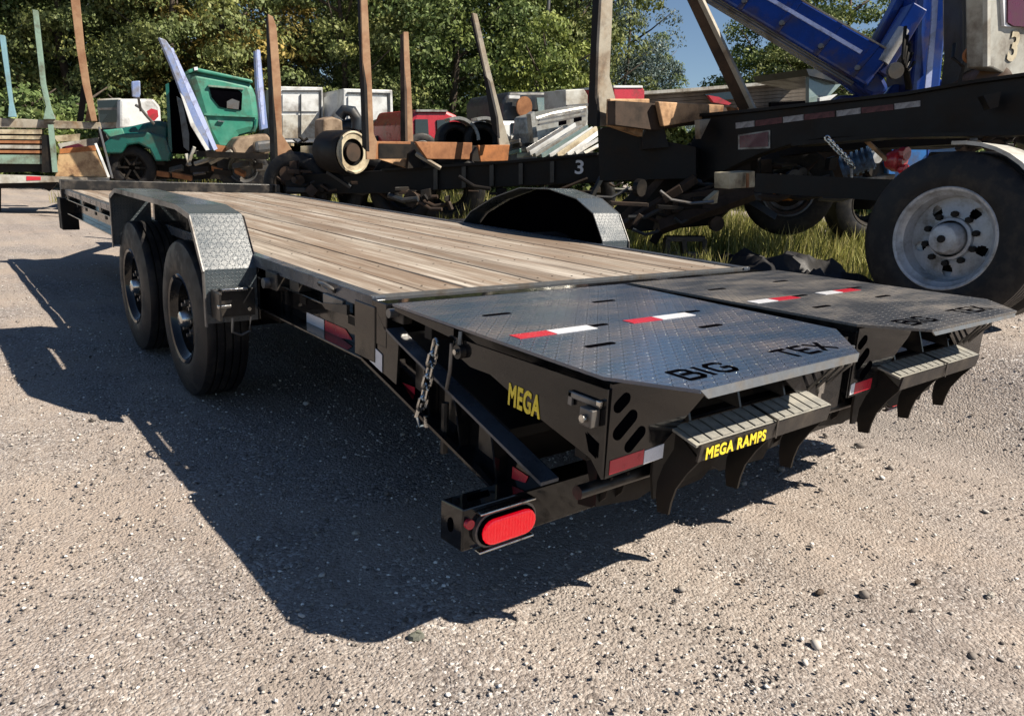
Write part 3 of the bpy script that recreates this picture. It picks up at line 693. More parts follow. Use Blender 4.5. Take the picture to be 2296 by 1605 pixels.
# ------- the two folded ramps
def ramp_builder(x0, x1, dz, tilt, plate_mat, left):
    zt = H + .006
    def P(x, y, z): return (x, y, z + dz + tilt * (-y) / 1.2)
    a = .116
    pl = [(x0, -.165), (x0 + .004, -1.085), (x0 + a, -1.258), (x1 - .25, -1.256), (x1 - .005, -1.060), (x1, -.165)]
    if not left: pl = [(x0, -.165), (x0 + .004, -1.10), (x0 + .14, -1.262), (x1 - .22, -1.262), (x1 - .005, -1.09), (x1, -.165)]
    top = MB().prism([P(x, y, zt) for x, y in pl], (0, 0, -.008))
    rp = top.build('ramp', plate_mat, T)
    # rear lip folded down
    xa, xb = pl[2][0], pl[3][0]
    MB().prism([P(xa, -1.2585, zt - .001), P(xb, -1.2585, zt - .001), P(xb - .02, -1.266, zt - .020), P(xa + .02, -1.266, zt - .020)], (0, .005, 0)).build('rear_lip', M['steelgrey'], rp)
    # side skirts: narrow at the hinge, deep at the back
    sk = [(-.50, .722), (-.58, .722), (-1.10, .730), (-1.103, .520), (-1.065, .558), (-.883, .598), (-.675, .657), (-.585, .655), (-.50, .68)]
    for xs, e in ((x0 + .004, .008), (x1 - .004, -.008)):
        MB().prism([P(xs, y, z) for y, z in sk], (e, 0, 0)).build('side_skirt', M['black'], rp)
        MB().prism([P(xs, -.50, .715), P(xs, -.17, .735), P(xs, -.17, .745), P(xs, -.50, .745)], (e, 0, 0)).build('side_rail', M['black'], rp)
    # rear gusset plates with three slots each
    for sx, xs in ((1, x0 + .013), (-1, x1 - .013)):
        g = MB().prism([P(xs, -1.097, .742), P(xs + sx * .40, -1.097, .742), P(xs + sx * .355, -1.097, .68), P(xs + sx * .195, -1.097, .568), P(xs + sx * .195, -1.097, .528), P(xs, -1.097, .520)], (0, -.008, 0)).build('rear_gusset', M['black'], rp)
        if sx > 0:
            for (cx, cz, L, w, an) in ((.035, .695, .055, .030, 35), (.052, .640, .085, .034, 38), (.090, .598, .075, .030, 38)):
                u = Vector((math.cos(R_(an)), 0, math.sin(R_(an)))); v = Vector((-u.z, 0, u.x))
                MB().stadium(P(xs + cx, -1.1052, cz), u, v, L, w, (0, -.0012, 0)).build('slot', M['void'], g)
            cr = [(M['tape_red'], .012, .125), (M['tape_white'], .127, .195)]
            if not left: cr = [(M['tape_white'], .006, .03), (M['tape_red'], .032, .14)]
            for mt, u0, u1 in cr:
                MB().prism([P(xs + u0, -1.1052, .528), P(xs + u1, -1.1052, .530), P(xs + u1, -1.1052, .566), P(xs + u0, -1.1052, .562)], (0, -.0012, 0)).build('reflective_tape', mt, g)
    # slots in the plate, their shade drawn as flat black shapes
    w = x1 - x0
    for fx, yy in ((.20, -.44), (.68, -.415), (.21, -.868), (.69, -.852), (.365, -.69), (.81, -.675)):
        MB().stadium(P(x0 + fx, yy, zt + .0004), (1, 0, 0), (0, 1, 0), .105, .020, (0, 0, .0008)).build('plate_slot', M['void'], rp)
    # tape on the plate
    tp = [(.062, .190, M['tape_red']), (.192, .345, M['tape_white']), (.495, .625, M['tape_red']), (.627, .785, M['tape_white'])]
    if not left: tp = [(.05, .175, M['tape_white']), (.177, .325, M['tape_red']), (.50, .63, M['tape_white']), (.632, .775, M['tape_red'])]
    for u0, u1, mt in tp:
        MB().prism([P(x0 + u0, -.722, zt + .0004), P(x0 + u1, -.722, zt + .0004), P(x0 + u1, -.676, zt + .0004), P(x0 + u0, -.676, zt + .0004)], (0, 0, .0010)).build('reflective_tape', mt, rp)
    # cut-out lettering, hole shade drawn as flat black strokes
    for s, u0, wd in (('BIG', .16, .20), ('TEX', .565, .235)):
        G_ = {'B': [[(0, 0), (0, 1)], [(0, 1), (.55, 1), (.68, .88), (.68, .66), (.55, .54), (.2, .54)], [(.3, .54), (.62, .54), (.78, .40), (.78, .14), (.62, 0), (0, 0)]],
              'I': [[(0, 0), (0, 1)]], 'G': [[(.78, .82), (.62, 1), (.2, 1), (0, .8), (0, .2), (.2, 0), (.62, 0), (.78, .18), (.78, .45), (.48, .45)]],
              'T': [[(0, 1), (.8, 1)], [(.4, .94), (.4, 0)]], 'E': [[(0, 0), (0, 1)], [(.06, 1), (.66, 1)], [(.12, .5), (.58, .5)], [(.06, 0), (.66, 0)]], 'X': [[(0, 0), (.78, 1)], [(0, 1), (.78, 0)]]}
        adv = {'B': 1.15, 'I': .42, 'G': 1.1, 'T': 1.1, 'E': 1.0, 'X': 1.0}; hx, hy, xx = .076, .064, x0 + u0
        for ch in s:
            m = MB()
            for li, ln in enumerate(G_[ch]):
                for (ax, ay), (bx_, by_) in zip(ln[:-1], ln[1:]):
                    e = Vector((bx_ - ax, by_ - ay)).normalized() * .045
                    zz = zt + .0005 + li * .0003
                    m.beam(P(xx + (ax - e.x) * hx, -1.197 + (ay - e.y) * hy, zz), P(xx + (bx_ + e.x) * hx, -1.197 + (by_ + e.y) * hy, zz), .0135, .0008, side=(by_ - ay, -(bx_ - ax) , 0))
            m.build('cut_out_letter', M['void'], rp); xx += adv[ch] * hx
    # underside ribs, cross tubes and the drop foot with saw-tooth step
    for k in range(5):
        xx = x0 + .10 + k * (w - .2) / 4
        MB().prism([P(xx - .004, -.25, .745), P(xx - .004, -1.05, .745), P(xx - .004, -1.10, .60), P(xx - .004, -.60, .66)], (.008, 0, 0)).build('rib', M['black_dusty'], rp)
    for yy, zz in ((-.35, .70), (-.75, .67), (-1.02, .56)):
        MB().box(P(x0 + .015, yy - .02, zz - .02), P(x1 - .015, yy + .02, zz + .02)).build('cross_tube', M['dark'], rp, bev=.003)
    fx0, fx1 = x0 + .245, x0 + .830
    if not left: fx0, fx1 = x0 + .19, x0 + .80
    st = MB().prism([P(fx0 - .01, -1.100, .600), P(fx0 - .01, -1.180, .580), P(fx0 - .01, -1.178, .574), P(fx0 - .01, -1.098, .594)], (fx1 - fx0 + .02, 0, 0))
    stp = st.build('step', M['step'], rp)
    MB().prism([P(fx0, -1.1805, .580), P(fx0, -1.1865, .580), P(fx0, -1.180, .536), P(fx0, -1.174, .536)], (fx1 - fx0, 0, 0)).build('step_face', M['black_dusty'], stp)
    nt = 13
    for k in range(nt):
        xx = fx0 + (fx1 - fx0) * (k + .15) / nt
        MB().prism([P(xx, -1.102, .602), P(xx, -1.176, .583), P(xx, -1.176, .5845), P(xx, -1.102, .6035)], ((fx1 - fx0) / nt * .82, 0, 0)).build('grip_tooth', M['step'], stp)
    # welded seam across the step
    xm = (fx0 + fx1) / 2 + .02
    MB().prism([P(xm, -1.10, .6035), P(xm, -1.184, .5835), P(xm, -1.187, .536), P(xm, -1.1875, .536), P(xm, -1.1875, .586), P(xm, -1.10, .607)], (.008, 0, 0)).build('weld_seam', M['black_dusty'], stp)
    # curved foot plates hanging below the step, edges towards the viewer
    for k, fxx in enumerate((fx0 + .01, fx0 + .30, fx1 - .02)):
        prof = [(-1.178, .536), (-1.145, .490), (-1.118, .44), (-1.108, .40), (-1.104, .365), (-1.070, .360), (-1.060, .40), (-1.060, .44), (-1.075, .49), (-1.10, .54), (-1.10, .588)]
        MB().prism([P(fxx, y, z) for y, z in prof], (.008, 0, 0)).build('foot_plate', M['dark'], rp)
    MB().prism([P(fx0, -1.045, .575), P(fx1, -1.045, .575), P(fx1 - .02, -1.035, .44), P(fx1 - .05, -1.03, .375), P(fx0 + .32, -1.03, .385), P(fx0 + .28, -1.03, .41), P(fx0 + .24, -1.03, .38), P(fx0 + .04, -1.03, .37), P(fx0 + .02, -1.035, .44)], (0, .008, 0)).build('foot_web', M['dark'], rp)
    for k, fxx in enumerate((x0 + .15, x0 + .21, x0 + .40, x1 - .10)):
        prof = [(-.93, .54), (-1.00, .45), (-.985, .39), (-.94, .345), (-.89, .335), (-.89, .37), (-.93, .40), (-.91, .46), (-.85, .54)]
        MB().prism([P(fxx, y, z) for y, z in prof], (.008, 0, 0)).build('foot_plate', M['dark'], rp)
    MB().prism([P(x0 + .12, -.975, .56), P(x1 - .05, -.975, .56), P(x1 - .05, -.965, .36), P(x0 + .70, -.965, .345), P(x0 + .42, -.965, .37), P(x0 + .30, -.965, .34), P(x0 + .14, -.965, .36)], (0, .008, 0)).build('rear_skirt', M['dark'], rp)
    MB().tube([P(x0 + .05, -.985, .43), P(x1 - .09, -.985, .43)], .018, 10).build('foot_tube', M['black_dusty'], rp, smooth=True)
    # long curved struts from plate to foot
    for fxx in (fx1 + .02, fx1 + .07, fx1 + .12):
        MB().tube([P(fxx, -1.16, .735), P(fxx + .004, -1.16, .68), P(fxx - .01, -1.10, .60), P(fxx - .01, -1.0, .50)], .006, 8).build('strut', M['steelgrey'], rp, smooth=True)
    if left:
        MB().tube([P(x1 - .13, -1.10, .62), P(x1 - .13, -1.10, .585)], .017, 12).build('gas_strut_end', M['chrome'], rp, smooth=True)
        MB().tube([P(x1 - .13, -1.10, .585), P(x1 - .13, -1.10, .54)], .011, 12).build('gas_strut_rod', M['chrome'], rp, smooth=True)
    return rp
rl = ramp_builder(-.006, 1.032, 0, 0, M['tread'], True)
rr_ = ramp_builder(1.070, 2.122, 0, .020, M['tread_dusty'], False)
# stickers
text('yellow_lettering', 'MEGA', .078, (-.0035, -.757, .601), (0, -1, -.02), (0, 0, 1), M['yellow'], rl, sx=.56, bold=.035)
text('yellow_lettering', 'MEGA RAMPS', .040, (.255, -1.1885, .543), (1, 0, 0), (0, 0, 1), M['yellow'], rl, sx=.95, bold=.035)
# latch and keeper at the rear corner of the left ramp
lt = MB().box((-.030, -1.085, .640), (-.003, -1.045, .682)); lt.box((-.012, -1.09, .684), (-.003, -.985, .700)); lt.box((-.012, -1.0, .665), (-.003, -.985, .700))
la = lt.build('ramp_latch', M['steelgrey'], rl, bev=.003)
MB().disc((-.031, -1.065, .66), (-1, 0, 0), .009, .010, 12).build('latch_pin', M['chrome'], la)
MB().box((-.016, -1.092, .690), (-.003, -1.080, .703)).build('latch_tip', M['chrome'], la, bev=.002)
MB().prism([(-.0045, -1.045, .615), (-.0045, -1.085, .60), (-.0045, -1.085, .565), (-.0045, -1.06, .575)], (-.0012, 0, 0)).build('latch_hole', M['void'], rl)
hp = MB().tube([(-.02, -.545, .690), (.03, -.545, .690)], .020, 14); hinge = hp.build('pivot_boss', M['black_dusty'], rl, smooth=True)
MB().disc((-.021, -.545, .690), (-1, 0, 0), .008, .008, 10).build('pivot_bolt', M['chrome'], hinge)
MB().tube([(-.006, -.54, .745), (-.012, -.545, .70)], .006, 8).build('pivot_arm', M['steelgrey'], rl)
# chain and hook hanging between frame and ramp
def link(mb, c, u, v, L, w, r):
    pts = []
    for i in range(17):
        t = 2 * math.pi * i / 16; x = math.cos(t); pts.append(c + u * (x * w / 2) + v * (math.sin(t) * w / 2 + (L - w) / 2 * (1 if math.sin(t) > 0 else -1)))
    return mb.tube(pts, r, 7)
pa, pb = Vector((-.03, -.455, .700)), Vector((-.03, -.385, .482)); dv = (pb - pa).normalized(); n = 6
for i in range(n):
    c = pa + (pb - pa) * ((i + .5) / n); mb = MB(); u = Vector((1, 0, 0)) if i % 2 else Vector((.2, 1, .2)); u = (u - dv * u.dot(dv)).normalized()
    link(mb, c, u, dv, .052, .028, .0052).build('chain_link', M['chrome'], T, smooth=True)
MB().tube([(-.03, -.38, .50), (-.035, -.365, .45), (-.03, -.385, .425), (-.03, -.41, .435), (-.03, -.412, .465)], .008, 8).build('chain_hook', M['chrome'], T, smooth=True)
MB().tube([(.0, -.49, .70), (.0, -.485, .62), (.0, -.47, .56)], .006, 8).build('chain_tail', M['steelgrey'], T, smooth=True)
MB().tube([(.03, -.42, .50), (.03, -.42, .34)], .012, 8).build('hanging_strap', M['black_dusty'], T)

# ------------------------------------------------------------------ the high log trailer on the right
hub = at(2112, 536, 4.3)
BY = -50
LT = thing('log_trailer', 'high dark log trailer on big wheels at right, red and white tape along its beam', 'log trailer', at(1950, 560, 5.2) * Vector((1, 1, 0)) if False else (at(1950, 560, 5.2).x, at(1950, 560, 5.2).y, .3), 'log trailers parked behind the flatbed')
pl = plane(2296, 240, 5.0, BY)
beam = slab('main_beam', [(1575, 262), (1698, 250), (2033, 213), (2183, 187), (2330, 168), (2330, 300), (1981, 306), (1850, 311), (1779, 323), (1700, 347), (1635, 378), (1560, 420), (1545, 330)], 0, .12, M['dark'], LT, pl=pl, yaw=BY, bev=.01)
slab('main_beam', [(1575, 268), (2330, 200), (2330, 290), (1700, 330), (1575, 350)], 0, .12, M['dark'], LT, pl=lambda x, y, off=0: pl(x, y) - facing(BY) * .85, yaw=BY)
slab('beam_flange', [(1560, 257), (1698, 244), (2033, 207), (2183, 181), (2330, 160), (2330, 168), (2183, 188), (2033, 214), (1698, 251), (1560, 264)], 0, .2, M['dark'], LT, pl=pl, yaw=BY, off=.03)
slab('beam_flange', [(1779, 319), (1981, 301), (2330, 294), (2330, 303), (1981, 310), (1779, 328)], 0, .2, M['dark'], LT, pl=pl, yaw=BY, off=.03)
M['tape_white_alias'] = M['tape_white']  # second key for the same white tape
for a, b, c, d_, mt in ((1650, 276, 1692, 271, 'tape_white'), (1694, 271, 1754, 263, 'tape_red'), (1756, 263, 1802, 257, 'tape_white'), (1804, 257, 1872, 249, 'tape_red'), (1876, 249, 1930, 242, 'tape_white'), (1932, 242, 2004, 234, 'tape_red'), (2006, 233, 2064, 226, 'tape_white')):
    slab('reflective_tape', [(a, b), (c, d_), (c, d_ + 13), (a, b + 13)], 0, .002, M[mt.replace('tape_', 'tape_shade_')], LT, pl=pl, yaw=BY, off=.004)
pf = slab('sign_plate', [(1656, 303), (1728, 292), (1728, 333), (1656, 336)], 0, .004, M['steelgrey'], LT, pl=pl, yaw=BY, off=.008)
slab('plate_face', [(1660, 306), (1724, 296), (1724, 329), (1660, 332)], 0, .003, M['maroon'], pf, pl=pl, yaw=BY, off=.012)
# drop leg, braces and bracketry under the beam
lg = slab('drop_leg', [(1545, 320), (1700, 347), (1702, 428), (1650, 452), (1598, 505), (1432, 520), (1396, 512), (1372, 470)], 7.1, .18, M['dark'], LT, yaw=-25, bev=.01)
slab('rear_frame_side', [(1690, 340), (1880, 305), (2000, 300), (2000, 345), (1900, 420), (1860, 440), (1700, 440)], 7.8, .5, M['dark_rust'], LT, yaw=-25)  # dark brown slab for the rear frames behind the beam
slab('leg_flange', [(1540, 330), (1552, 330), (1402, 505), (1384, 490)], 6.9, .1, M['dark_rust'], LT, yaw=-10)
stick('leg_brace', (1400, 505), (1560, 400), 6.7, 6.7, 16, .08, M['dark_rust'], LT, yaw=10)
stick('leg_brace', (1480, 510), (1690, 432), 6.7, 6.5, 26, .10, M['dark_rust'], LT, yaw=20)
slab('bracket', [(1500, 440), (1620, 420), (1700, 430), (1620, 480), (1480, 520)], 6.75, .2, M['dark_rust'], LT, yaw=10, bev=.01)
cb = slab('cream_block', [(1635, 388), (1693, 384), (1693, 420), (1635, 424)], 6.2, .15, M['cream'], LT, yaw=38, bev=.005)
for x in (1655, 1672): slab('groove', [(x, 389), (x + 5, 389), (x + 5, 420), (x, 421)], 6.2, .01, M['rust'], cb, yaw=38, off=.012)
slab('cream_corner', [(1586, 450), (1612, 428), (1608, 455), (1596, 458)], 6.3, .05, M['cream'], LT, yaw=38)
def axle_wheel(par, c, R, w, rimR, yaw, detailed):
    ov = facing(yaw)
    ty, rim = wheel(par, c, ov, R, w, rimR, M['rubber'], M['alum'] if detailed else M['dark'], name='tyre')
    if detailed:
        rim_disc(ty, c, ov, .105, rimR - .03, -.105, -.125, 5, .036, .185, M['alum'])
        MB().lathe([(-.11, .125), (-.085, .12), (-.08, .105), (-.07, .105)], c, ov, 32).build('hub_flange', M['alum'], ty, smooth=True)
        MB().lathe([(-.12, .095), (-.02, .088), (.0, .075), (.006, .05), (.006, 0)], c, ov, 28).build('hub', M['alum'], ty, smooth=True)
        MB().disc(c + ov * .006, ov, .022, .010, 12).build('hub_plug', M['dark'], ty)
        a = ov.cross(Vector((0, 0, 1))).normalized(); b = Vector((0, 0, 1))
        for k in range(10):
            t = (k + .5) * math.pi / 5; q = c - ov * .108 + (a * math.cos(t) + b * math.sin(t)) * .142
            MB().disc(q, ov, .018, .035, 6).build('wheel_nut', M['dark'], ty)
        MB().disc(c - ov * .20, ov, rimR - .05, .02, 32).build('brake_drum', M['dark'], ty)
    return ty
axle_wheel(LT, hub, .49, .25, .285, -56, True)
axle_wheel(LT, hub - facing(-56) * .32, .505, .25, .285, -56, False)
h2 = hub - alongv(BY) * 1.25 + Vector((0, 0, 0))
MB().tube([hub - facing(-56) * .2, hub - facing(-56) * 2.3], .07, 14).build('axle', M['dark'], LT, smooth=True)
axle_wheel(LT, hub - facing(-56) * 2.0, .505, .25, .285, -56, False)
MB().beam(hub - facing(-56) * .5 + Vector((0, 0, .25)) - alongv(BY) * 1.6, hub - facing(-56) * .5 + Vector((0, 0, .25)) + alongv(BY) * .5, .12, .14).build('spring_pack', M['dark'], LT)
MB().beam(hub - facing(-56) * .5 + Vector((0, 0, .5)) - alongv(BY) * .15, hub - facing(-56) * .5 + Vector((0, 0, .2)) - alongv(BY) * .15, .3, .3).build('spring_hanger', M['dark'], LT)
mg = MB()
for k in range(12):
    t0, t1 = R_(96 - k * 8.5), R_(96 - (k + 1) * 8.5); cc = hub - facing(-56) * .16; a = alongv(-56)
    mg.beam(cc + a * math.cos(t0) * .535 + Vector((0, 0, .535 * math.sin(t0))), cc + a * math.cos(t1) * .535 + Vector((0, 0, .535 * math.sin(t1))), .30, .02, side=facing(-56))
mg.build('pale_tread_crescent', M['white_dirty'], LT)  # pale arc added to paint the sunlit crescent of the tread
# far wheel seen under the beam: pale rim ring with an amber hub
fw = at(1768, 428, 7.2)
ty, _ = wheel(LT, fw, facing(-15), .42, .22, .235, M['rubber'], M['steelgrey'], name='tyre', lod=1)
MB().disc(fw + facing(-15) * -.15, facing(-15), .2, .02, 24).build('rim_back', M['dark'], ty)
MB().lathe([(-.12, .10), (.04, .09), (.08, .06), (.08, 0)], fw, facing(25), 20).build('amber_hub', M['orange'], ty, smooth=True)
# bunk on the high trailer: bolster, gussets, two stakes
UY = 34; bd = 6.7
slab('bolster', [(1368, 222), (1457, 222), (1456, 281), (1366, 283)], bd, .05, M['rust_tan'], LT, yaw=UY, bev=.008)
slab('bolster', [(1476, 228), (1624, 236), (1620, 262), (1488, 284)], bd + .15, .05, M['rust_tan'], LT, yaw=UY, bev=.008)
slab('bolster', [(1636, 239), (1694, 250), (1699, 262), (1646, 264)], bd + .3, .05, M['rust'], LT, yaw=UY, bev=.008)
slab('bolster_core', [(1380, 226), (1690, 246), (1690, 262), (1470, 292), (1380, 280)], bd + .15, .10, M['dark_rust'], LT, yaw=UY)
slab('bolster_gusset', [(1456, 240), (1474, 228), (1500, 330), (1440, 335)], bd + .05, .16, M['dark'], LT, yaw=0)
slab('bolster_foot', [(1364, 281), (1443, 281), (1440, 307)], bd, .06, M['rust_tan'], LT, yaw=UY)
slab('bolster_foot', [(1569, 270), (1593, 267), (1571, 312)], bd, .06, M['stake_grey'], LT, yaw=UY)
slab('bolster_saddle', [(1340, 290), (1370, 283), (1440, 307), (1560, 330), (1560, 400), (1345, 405)], bd + .2, .3, M['dark'], LT, yaw=-20)
sk = MB(); a0, a1 = plane(1352, 140, bd, UY), plane(1330, 140, bd - .0, -50)
slab('stake', [(1352, -60), (1376, -60), (1372, 60), (1367, 172), (1380, 222), (1372, 284), (1337, 284), (1343, 100)], bd, .03, M['stake_grey'], LT, yaw=UY + 8, bev=.004)
slab('stake_shade_side', [(1331, -60), (1351, -60), (1338, 284), (1317, 278)], bd - .02, .05, M['dark'], LT, yaw=-38)  # dark slab paints the stake's shaded left side
stick('stake', (1558, -30), (1692, 250), bd + .05, bd + .1, 10, .04, M['stake_grey'], LT, yaw=40)
stick('stake_shade_side', (1543, -30), (1672, 245), bd + .12, bd + .2, 24, .05, M['dark_rust'], LT, yaw=-38)  # darker strip carries the shade beside the pale lit edge
# hanging chain under the beam
cp = [(1854, 310), (1876, 334), (1897, 354), (1912, 374)]
for i in range(14):
    t = (i + .5) / 14; j = min(int(t * 3), 2); f = t * 3 - j; x = cp[j][0] + (cp[j + 1][0] - cp[j][0]) * f; y = cp[j][1] + (cp[j + 1][1] - cp[j][1]) * f
    c = at(x, y, 5.3); dv = (at(1912, 374, 5.3) - at(1854, 310, 5.3)).normalized(); u = HD if i % 2 else dv.cross(HD).normalized()
    link(MB(), c, u, dv, .050, .030, .006).build('chain_link', M['chrome'], LT, smooth=True)
MB().tube([at(1910, 378, 5.3), at(1906, 432, 5.3)], .009, 8).build('hanging_wire', M['steelgrey'], LT)
MB().tube([at(1480, 428, 6.0), at(1505, 448, 6.0), at(1550, 456, 6.0), at(1600, 452, 6.0)], .012, 8).build('air_hose', M['steelgrey'], LT, smooth=True)

# ------------------------------------------------------------------ lower log trailer with the white 3
L2 = thing('log_trailer', 'low black log trailer frame marked with a white 3, rusty staked bunk on top', 'log trailer', (at(1150, 440, 8.6).x, at(1150, 440, 8.6).y, 0), 'log trailers parked behind the flatbed')
p2 = plane(1150, 400, 8.4, -12)
slab('main_beam', [(640, 392), (860, 382), (1148, 364), (1340, 346), (1440, 340), (1545, 332), (1545, 402), (1344, 410), (1038, 424), (860, 434), (640, 436)], 0, .12, M['dark'], L2, pl=p2, yaw=-12, bev=.01)
slab('main_beam', [(860, 386), (1440, 350), (1440, 395), (860, 420)], 0, .12, M['dark'], L2, pl=lambda x, y, off=0: p2(x, y) - facing(-12) * .8, yaw=-12)
for x in (975, 1038, 1100, 1165, 1235):
    y = 364 + (1148 - x) * .06
    slab('beam_rib', [(x, y + 4), (x + 9, y + 3), (x + 9, y + 50), (x, y + 51)], 0, .06, M['black_dusty'], L2, pl=p2, yaw=-12, off=.05)
slab('beam_flange', [(860, 378), (1148, 360), (1340, 342), (1340, 348), (1148, 366), (860, 384)], 0, .2, M['dark'], L2, pl=p2, yaw=-12, off=.06)
text('white_number', '3', .20, p2(1287, 389, .02), alongv(-12), (0, 0, 1), M['tape_white'], L2, bold=.02, sx=1.15)
slab('reflector', [(1210, 421), (1228, 419), (1228, 426), (1210, 428)], 0, .01, M['steelgrey'], L2, pl=p2, yaw=-12, off=.02)
slab('reflector', [(1436, 376), (1446, 375), (1446, 384), (1436, 385)], 0, .02, M['tape_white'], L2, pl=p2, yaw=-12, off=.05)
slab('reflector', [(1462, 380), (1482, 378), (1480, 388), (1462, 390)], 0, .02, M['steelgrey'], L2, pl=p2, yaw=-12, off=.05)
b1 = 8.5
slab('bolster', [(845, 317), (921, 318), (920, 358), (824, 358)], b1, .05, M['rust'], L2, yaw=UY, bev=.006)
slab('bolster', [(931, 318), (1059, 320), (1058, 358), (958, 357)], b1 + .1, .05, M['rust'], L2, yaw=UY, bev=.006)
slab('bolster', [(1072, 326), (1143, 325), (1139, 361), (1078, 363)], b1 + .2, .05, M['rust_bright'], L2, yaw=UY, bev=.006)
slab('bolster_core', [(850, 322), (1135, 328), (1135, 358), (850, 356)], b1 + .35, .08, M['dark'], L2, yaw=UY)
slab('bolster_foot', [(850, 357), (921, 357), (915, 378)], b1, .06, M['rust_tan'], L2, yaw=UY)
stick('bolster_strap', (932, 345), (988, 378), b1, b1, 7, .04, M['stake_grey'], L2, yaw=UY)
slab('bolster_gusset', [(918, 345), (930, 335), (950, 375), (914, 378)], b1 - .02, .06, M['dark'], L2, yaw=UY)
slab('bolster_gusset', [(1060, 345), (1070, 330), (1076, 362), (1058, 362)], b1 + .0, .06, M['dark'], L2, yaw=UY)
slab('stake', [(808, -40), (822, -40), (834, 190), (838, 300), (846, 318), (842, 358), (822, 358), (815, 190)], b1 - .15, .03, M['stake'], L2, yaw=UY, bev=.004)
slab('stake_shade_side', [(800, -40), (808, -40), (822, 340), (812, 330)], b1 - .17, .04, M['dark'], L2, yaw=-38)  # shaded side of the stake painted as its own dark slab
slab('stake', [(905, 72), (916, 72), (924, 240), (927, 318), (909, 318)], b1 + 1.0, .03, M['stake'], L2, yaw=UY, bev=.004)
slab('stake_shade_side', [(897, 78), (905, 75), (909, 318), (898, 318)], b1 + .98, .04, M['dark_rust'], L2, yaw=-38)  # shade on the stake's left, put into a dark brown slab
slab('stake', [(1060, 29), (1070, 32), (1100, 160), (1126, 262), (1144, 327), (1120, 327), (1112, 262), (1086, 150)], b1 + .2, .03, M['stake_grey'], L2, yaw=UY, bev=.004)
slab('stake_shade_side', [(1054, 42), (1060, 32), (1112, 262), (1116, 310), (1104, 290), (1082, 160)], b1 + .18, .04, M['dark'], L2, yaw=-38)  # dark slab standing in for the leaning stake's unlit side
for q, dd in (((900, 425), 8.9), ((1000, 425), 8.8), ((1300, 440), 9.2)):
    c = at(q[0], q[1], dd); axle_wheel(L2, c, .42, .25, .26, -12, False)
stick('landing_leg', (1120, 405), (1120, 462), 8.6, 8.6, 16, .1, M['dark'], L2, yaw=0)
MB().tube([p2(1240, 440), p2(1330, 436)], .05, 10).build('air_tank', M['dark'], L2, smooth=True)

# ------------------------------------------------------------------ log truck frame in the middle distance (dark running gear, single stake at left)
LG = thing('log_truck_frame', 'dark wrecked log truck running gear behind the headrail, one rust brown stake beside it', 'truck frame', (at(690, 430, 9.4).x, at(690, 430, 9.4).y, 0))
slab('frame_rail', [(626, 392), (700, 375), (820, 388), (880, 400), (880, 430), (626, 432)], 9.3, .12, M['dark'], LG, yaw=10)
slab('frame_rail', [(626, 392), (700, 378), (880, 400), (880, 426), (626, 428)], 10.1, .12, M['dark'], LG, yaw=10)
slab('stake', [(601, 32), (612, 38), (620, 60), (630, 185), (633, 303), (658, 341), (636, 384), (619, 384), (612, 200)], 9.2, .03, M['stake'], LG, yaw=UY, bev=.004)
slab('stake_shade_side', [(596, 40), (603, 36), (618, 384), (607, 384)], 9.18, .04, M['dark'], LG, yaw=-38)  # dark colour gives this stake its shaded left face
slab('bolster', [(650, 350), (692, 348), (692, 370), (645, 382)], 9.3, .12, M['rust_tan'], LG, yaw=UY)
for q, dd in (((660, 418), 9.0), ((742, 425), 9.0), ((822, 425), 9.2)):
    axle_wheel(LG, at(q[0], q[1], dd), .40, .25, .25, -5, False)
for i in range(9):
    x = 640 + i * 26; stick('frame_bracket', (x, 385 + (i % 3) * 5), (x + 18, 415 - (i % 2) * 10), 9.15, 9.15, 9, .06, M['rust'] if i % 2 else M['dark'], LG, yaw=20)
DR = thing('cable_drum', 'cream ended rusty drum lying against the dark running gear, left of the tall brown stake', 'drum', (at(760, 345, 8.9).x, at(760, 345, 8.9).y, at(760, 345, 8.9).z - .3))
c0 = at(790, 342, 8.6); axd = facing(52)
MB().lathe([(-.02, .05), (-.02, .16), (0, .165), (0, .24), (-.03, .245), (-.40, .235), (-.44, .22), (-.44, .02)], c0, axd, 32).build('drum_body', M['dark'], DR, smooth=True)
MB().lathe([(.002, .15), (.002, .225), (.03, .235), (.035, .215), (.02, .20), (.015, .15)], c0, axd, 36).build('drum_rim', M['cream'], DR, smooth=True)
MB().lathe([(.0, .0), (.022, .0), (.022, .1), (.0, .1)], c0, axd, 24).build('drum_boss', M['dark_rust'], DR, smooth=True)
slab('rusty_casing', [(725, 268), (745, 262), (768, 270), (770, 305), (745, 330), (724, 310)], 9.0, .3, M['cardboard'], DR, yaw=35, bev=.02)
EN = thing('engine_scrap', 'black engine scrap and ducting heaped above the cream ended drum', 'scrap', (at(775, 275, 9.6).x, at(775, 275, 9.6).y, at(775, 300, 9.6).z))
MB().tube([at(762, 262, 9.5), at(772, 248, 9.5), at(790, 250, 9.5), at(800, 268, 9.5), at(798, 290, 9.5)], .07, 12).build('elbow_duct', M['slate'], EN, smooth=True)
MB().tube([at(770, 290, 9.6), at(800, 284, 9.6)], .11, 14).build('air_cleaner', M['slate'], EN, smooth=True)
slab('engine_block', [(760, 275), (812, 270), (815, 310), (765, 312)], 9.8, .5, M['dark'], EN, yaw=10, bev=.02)

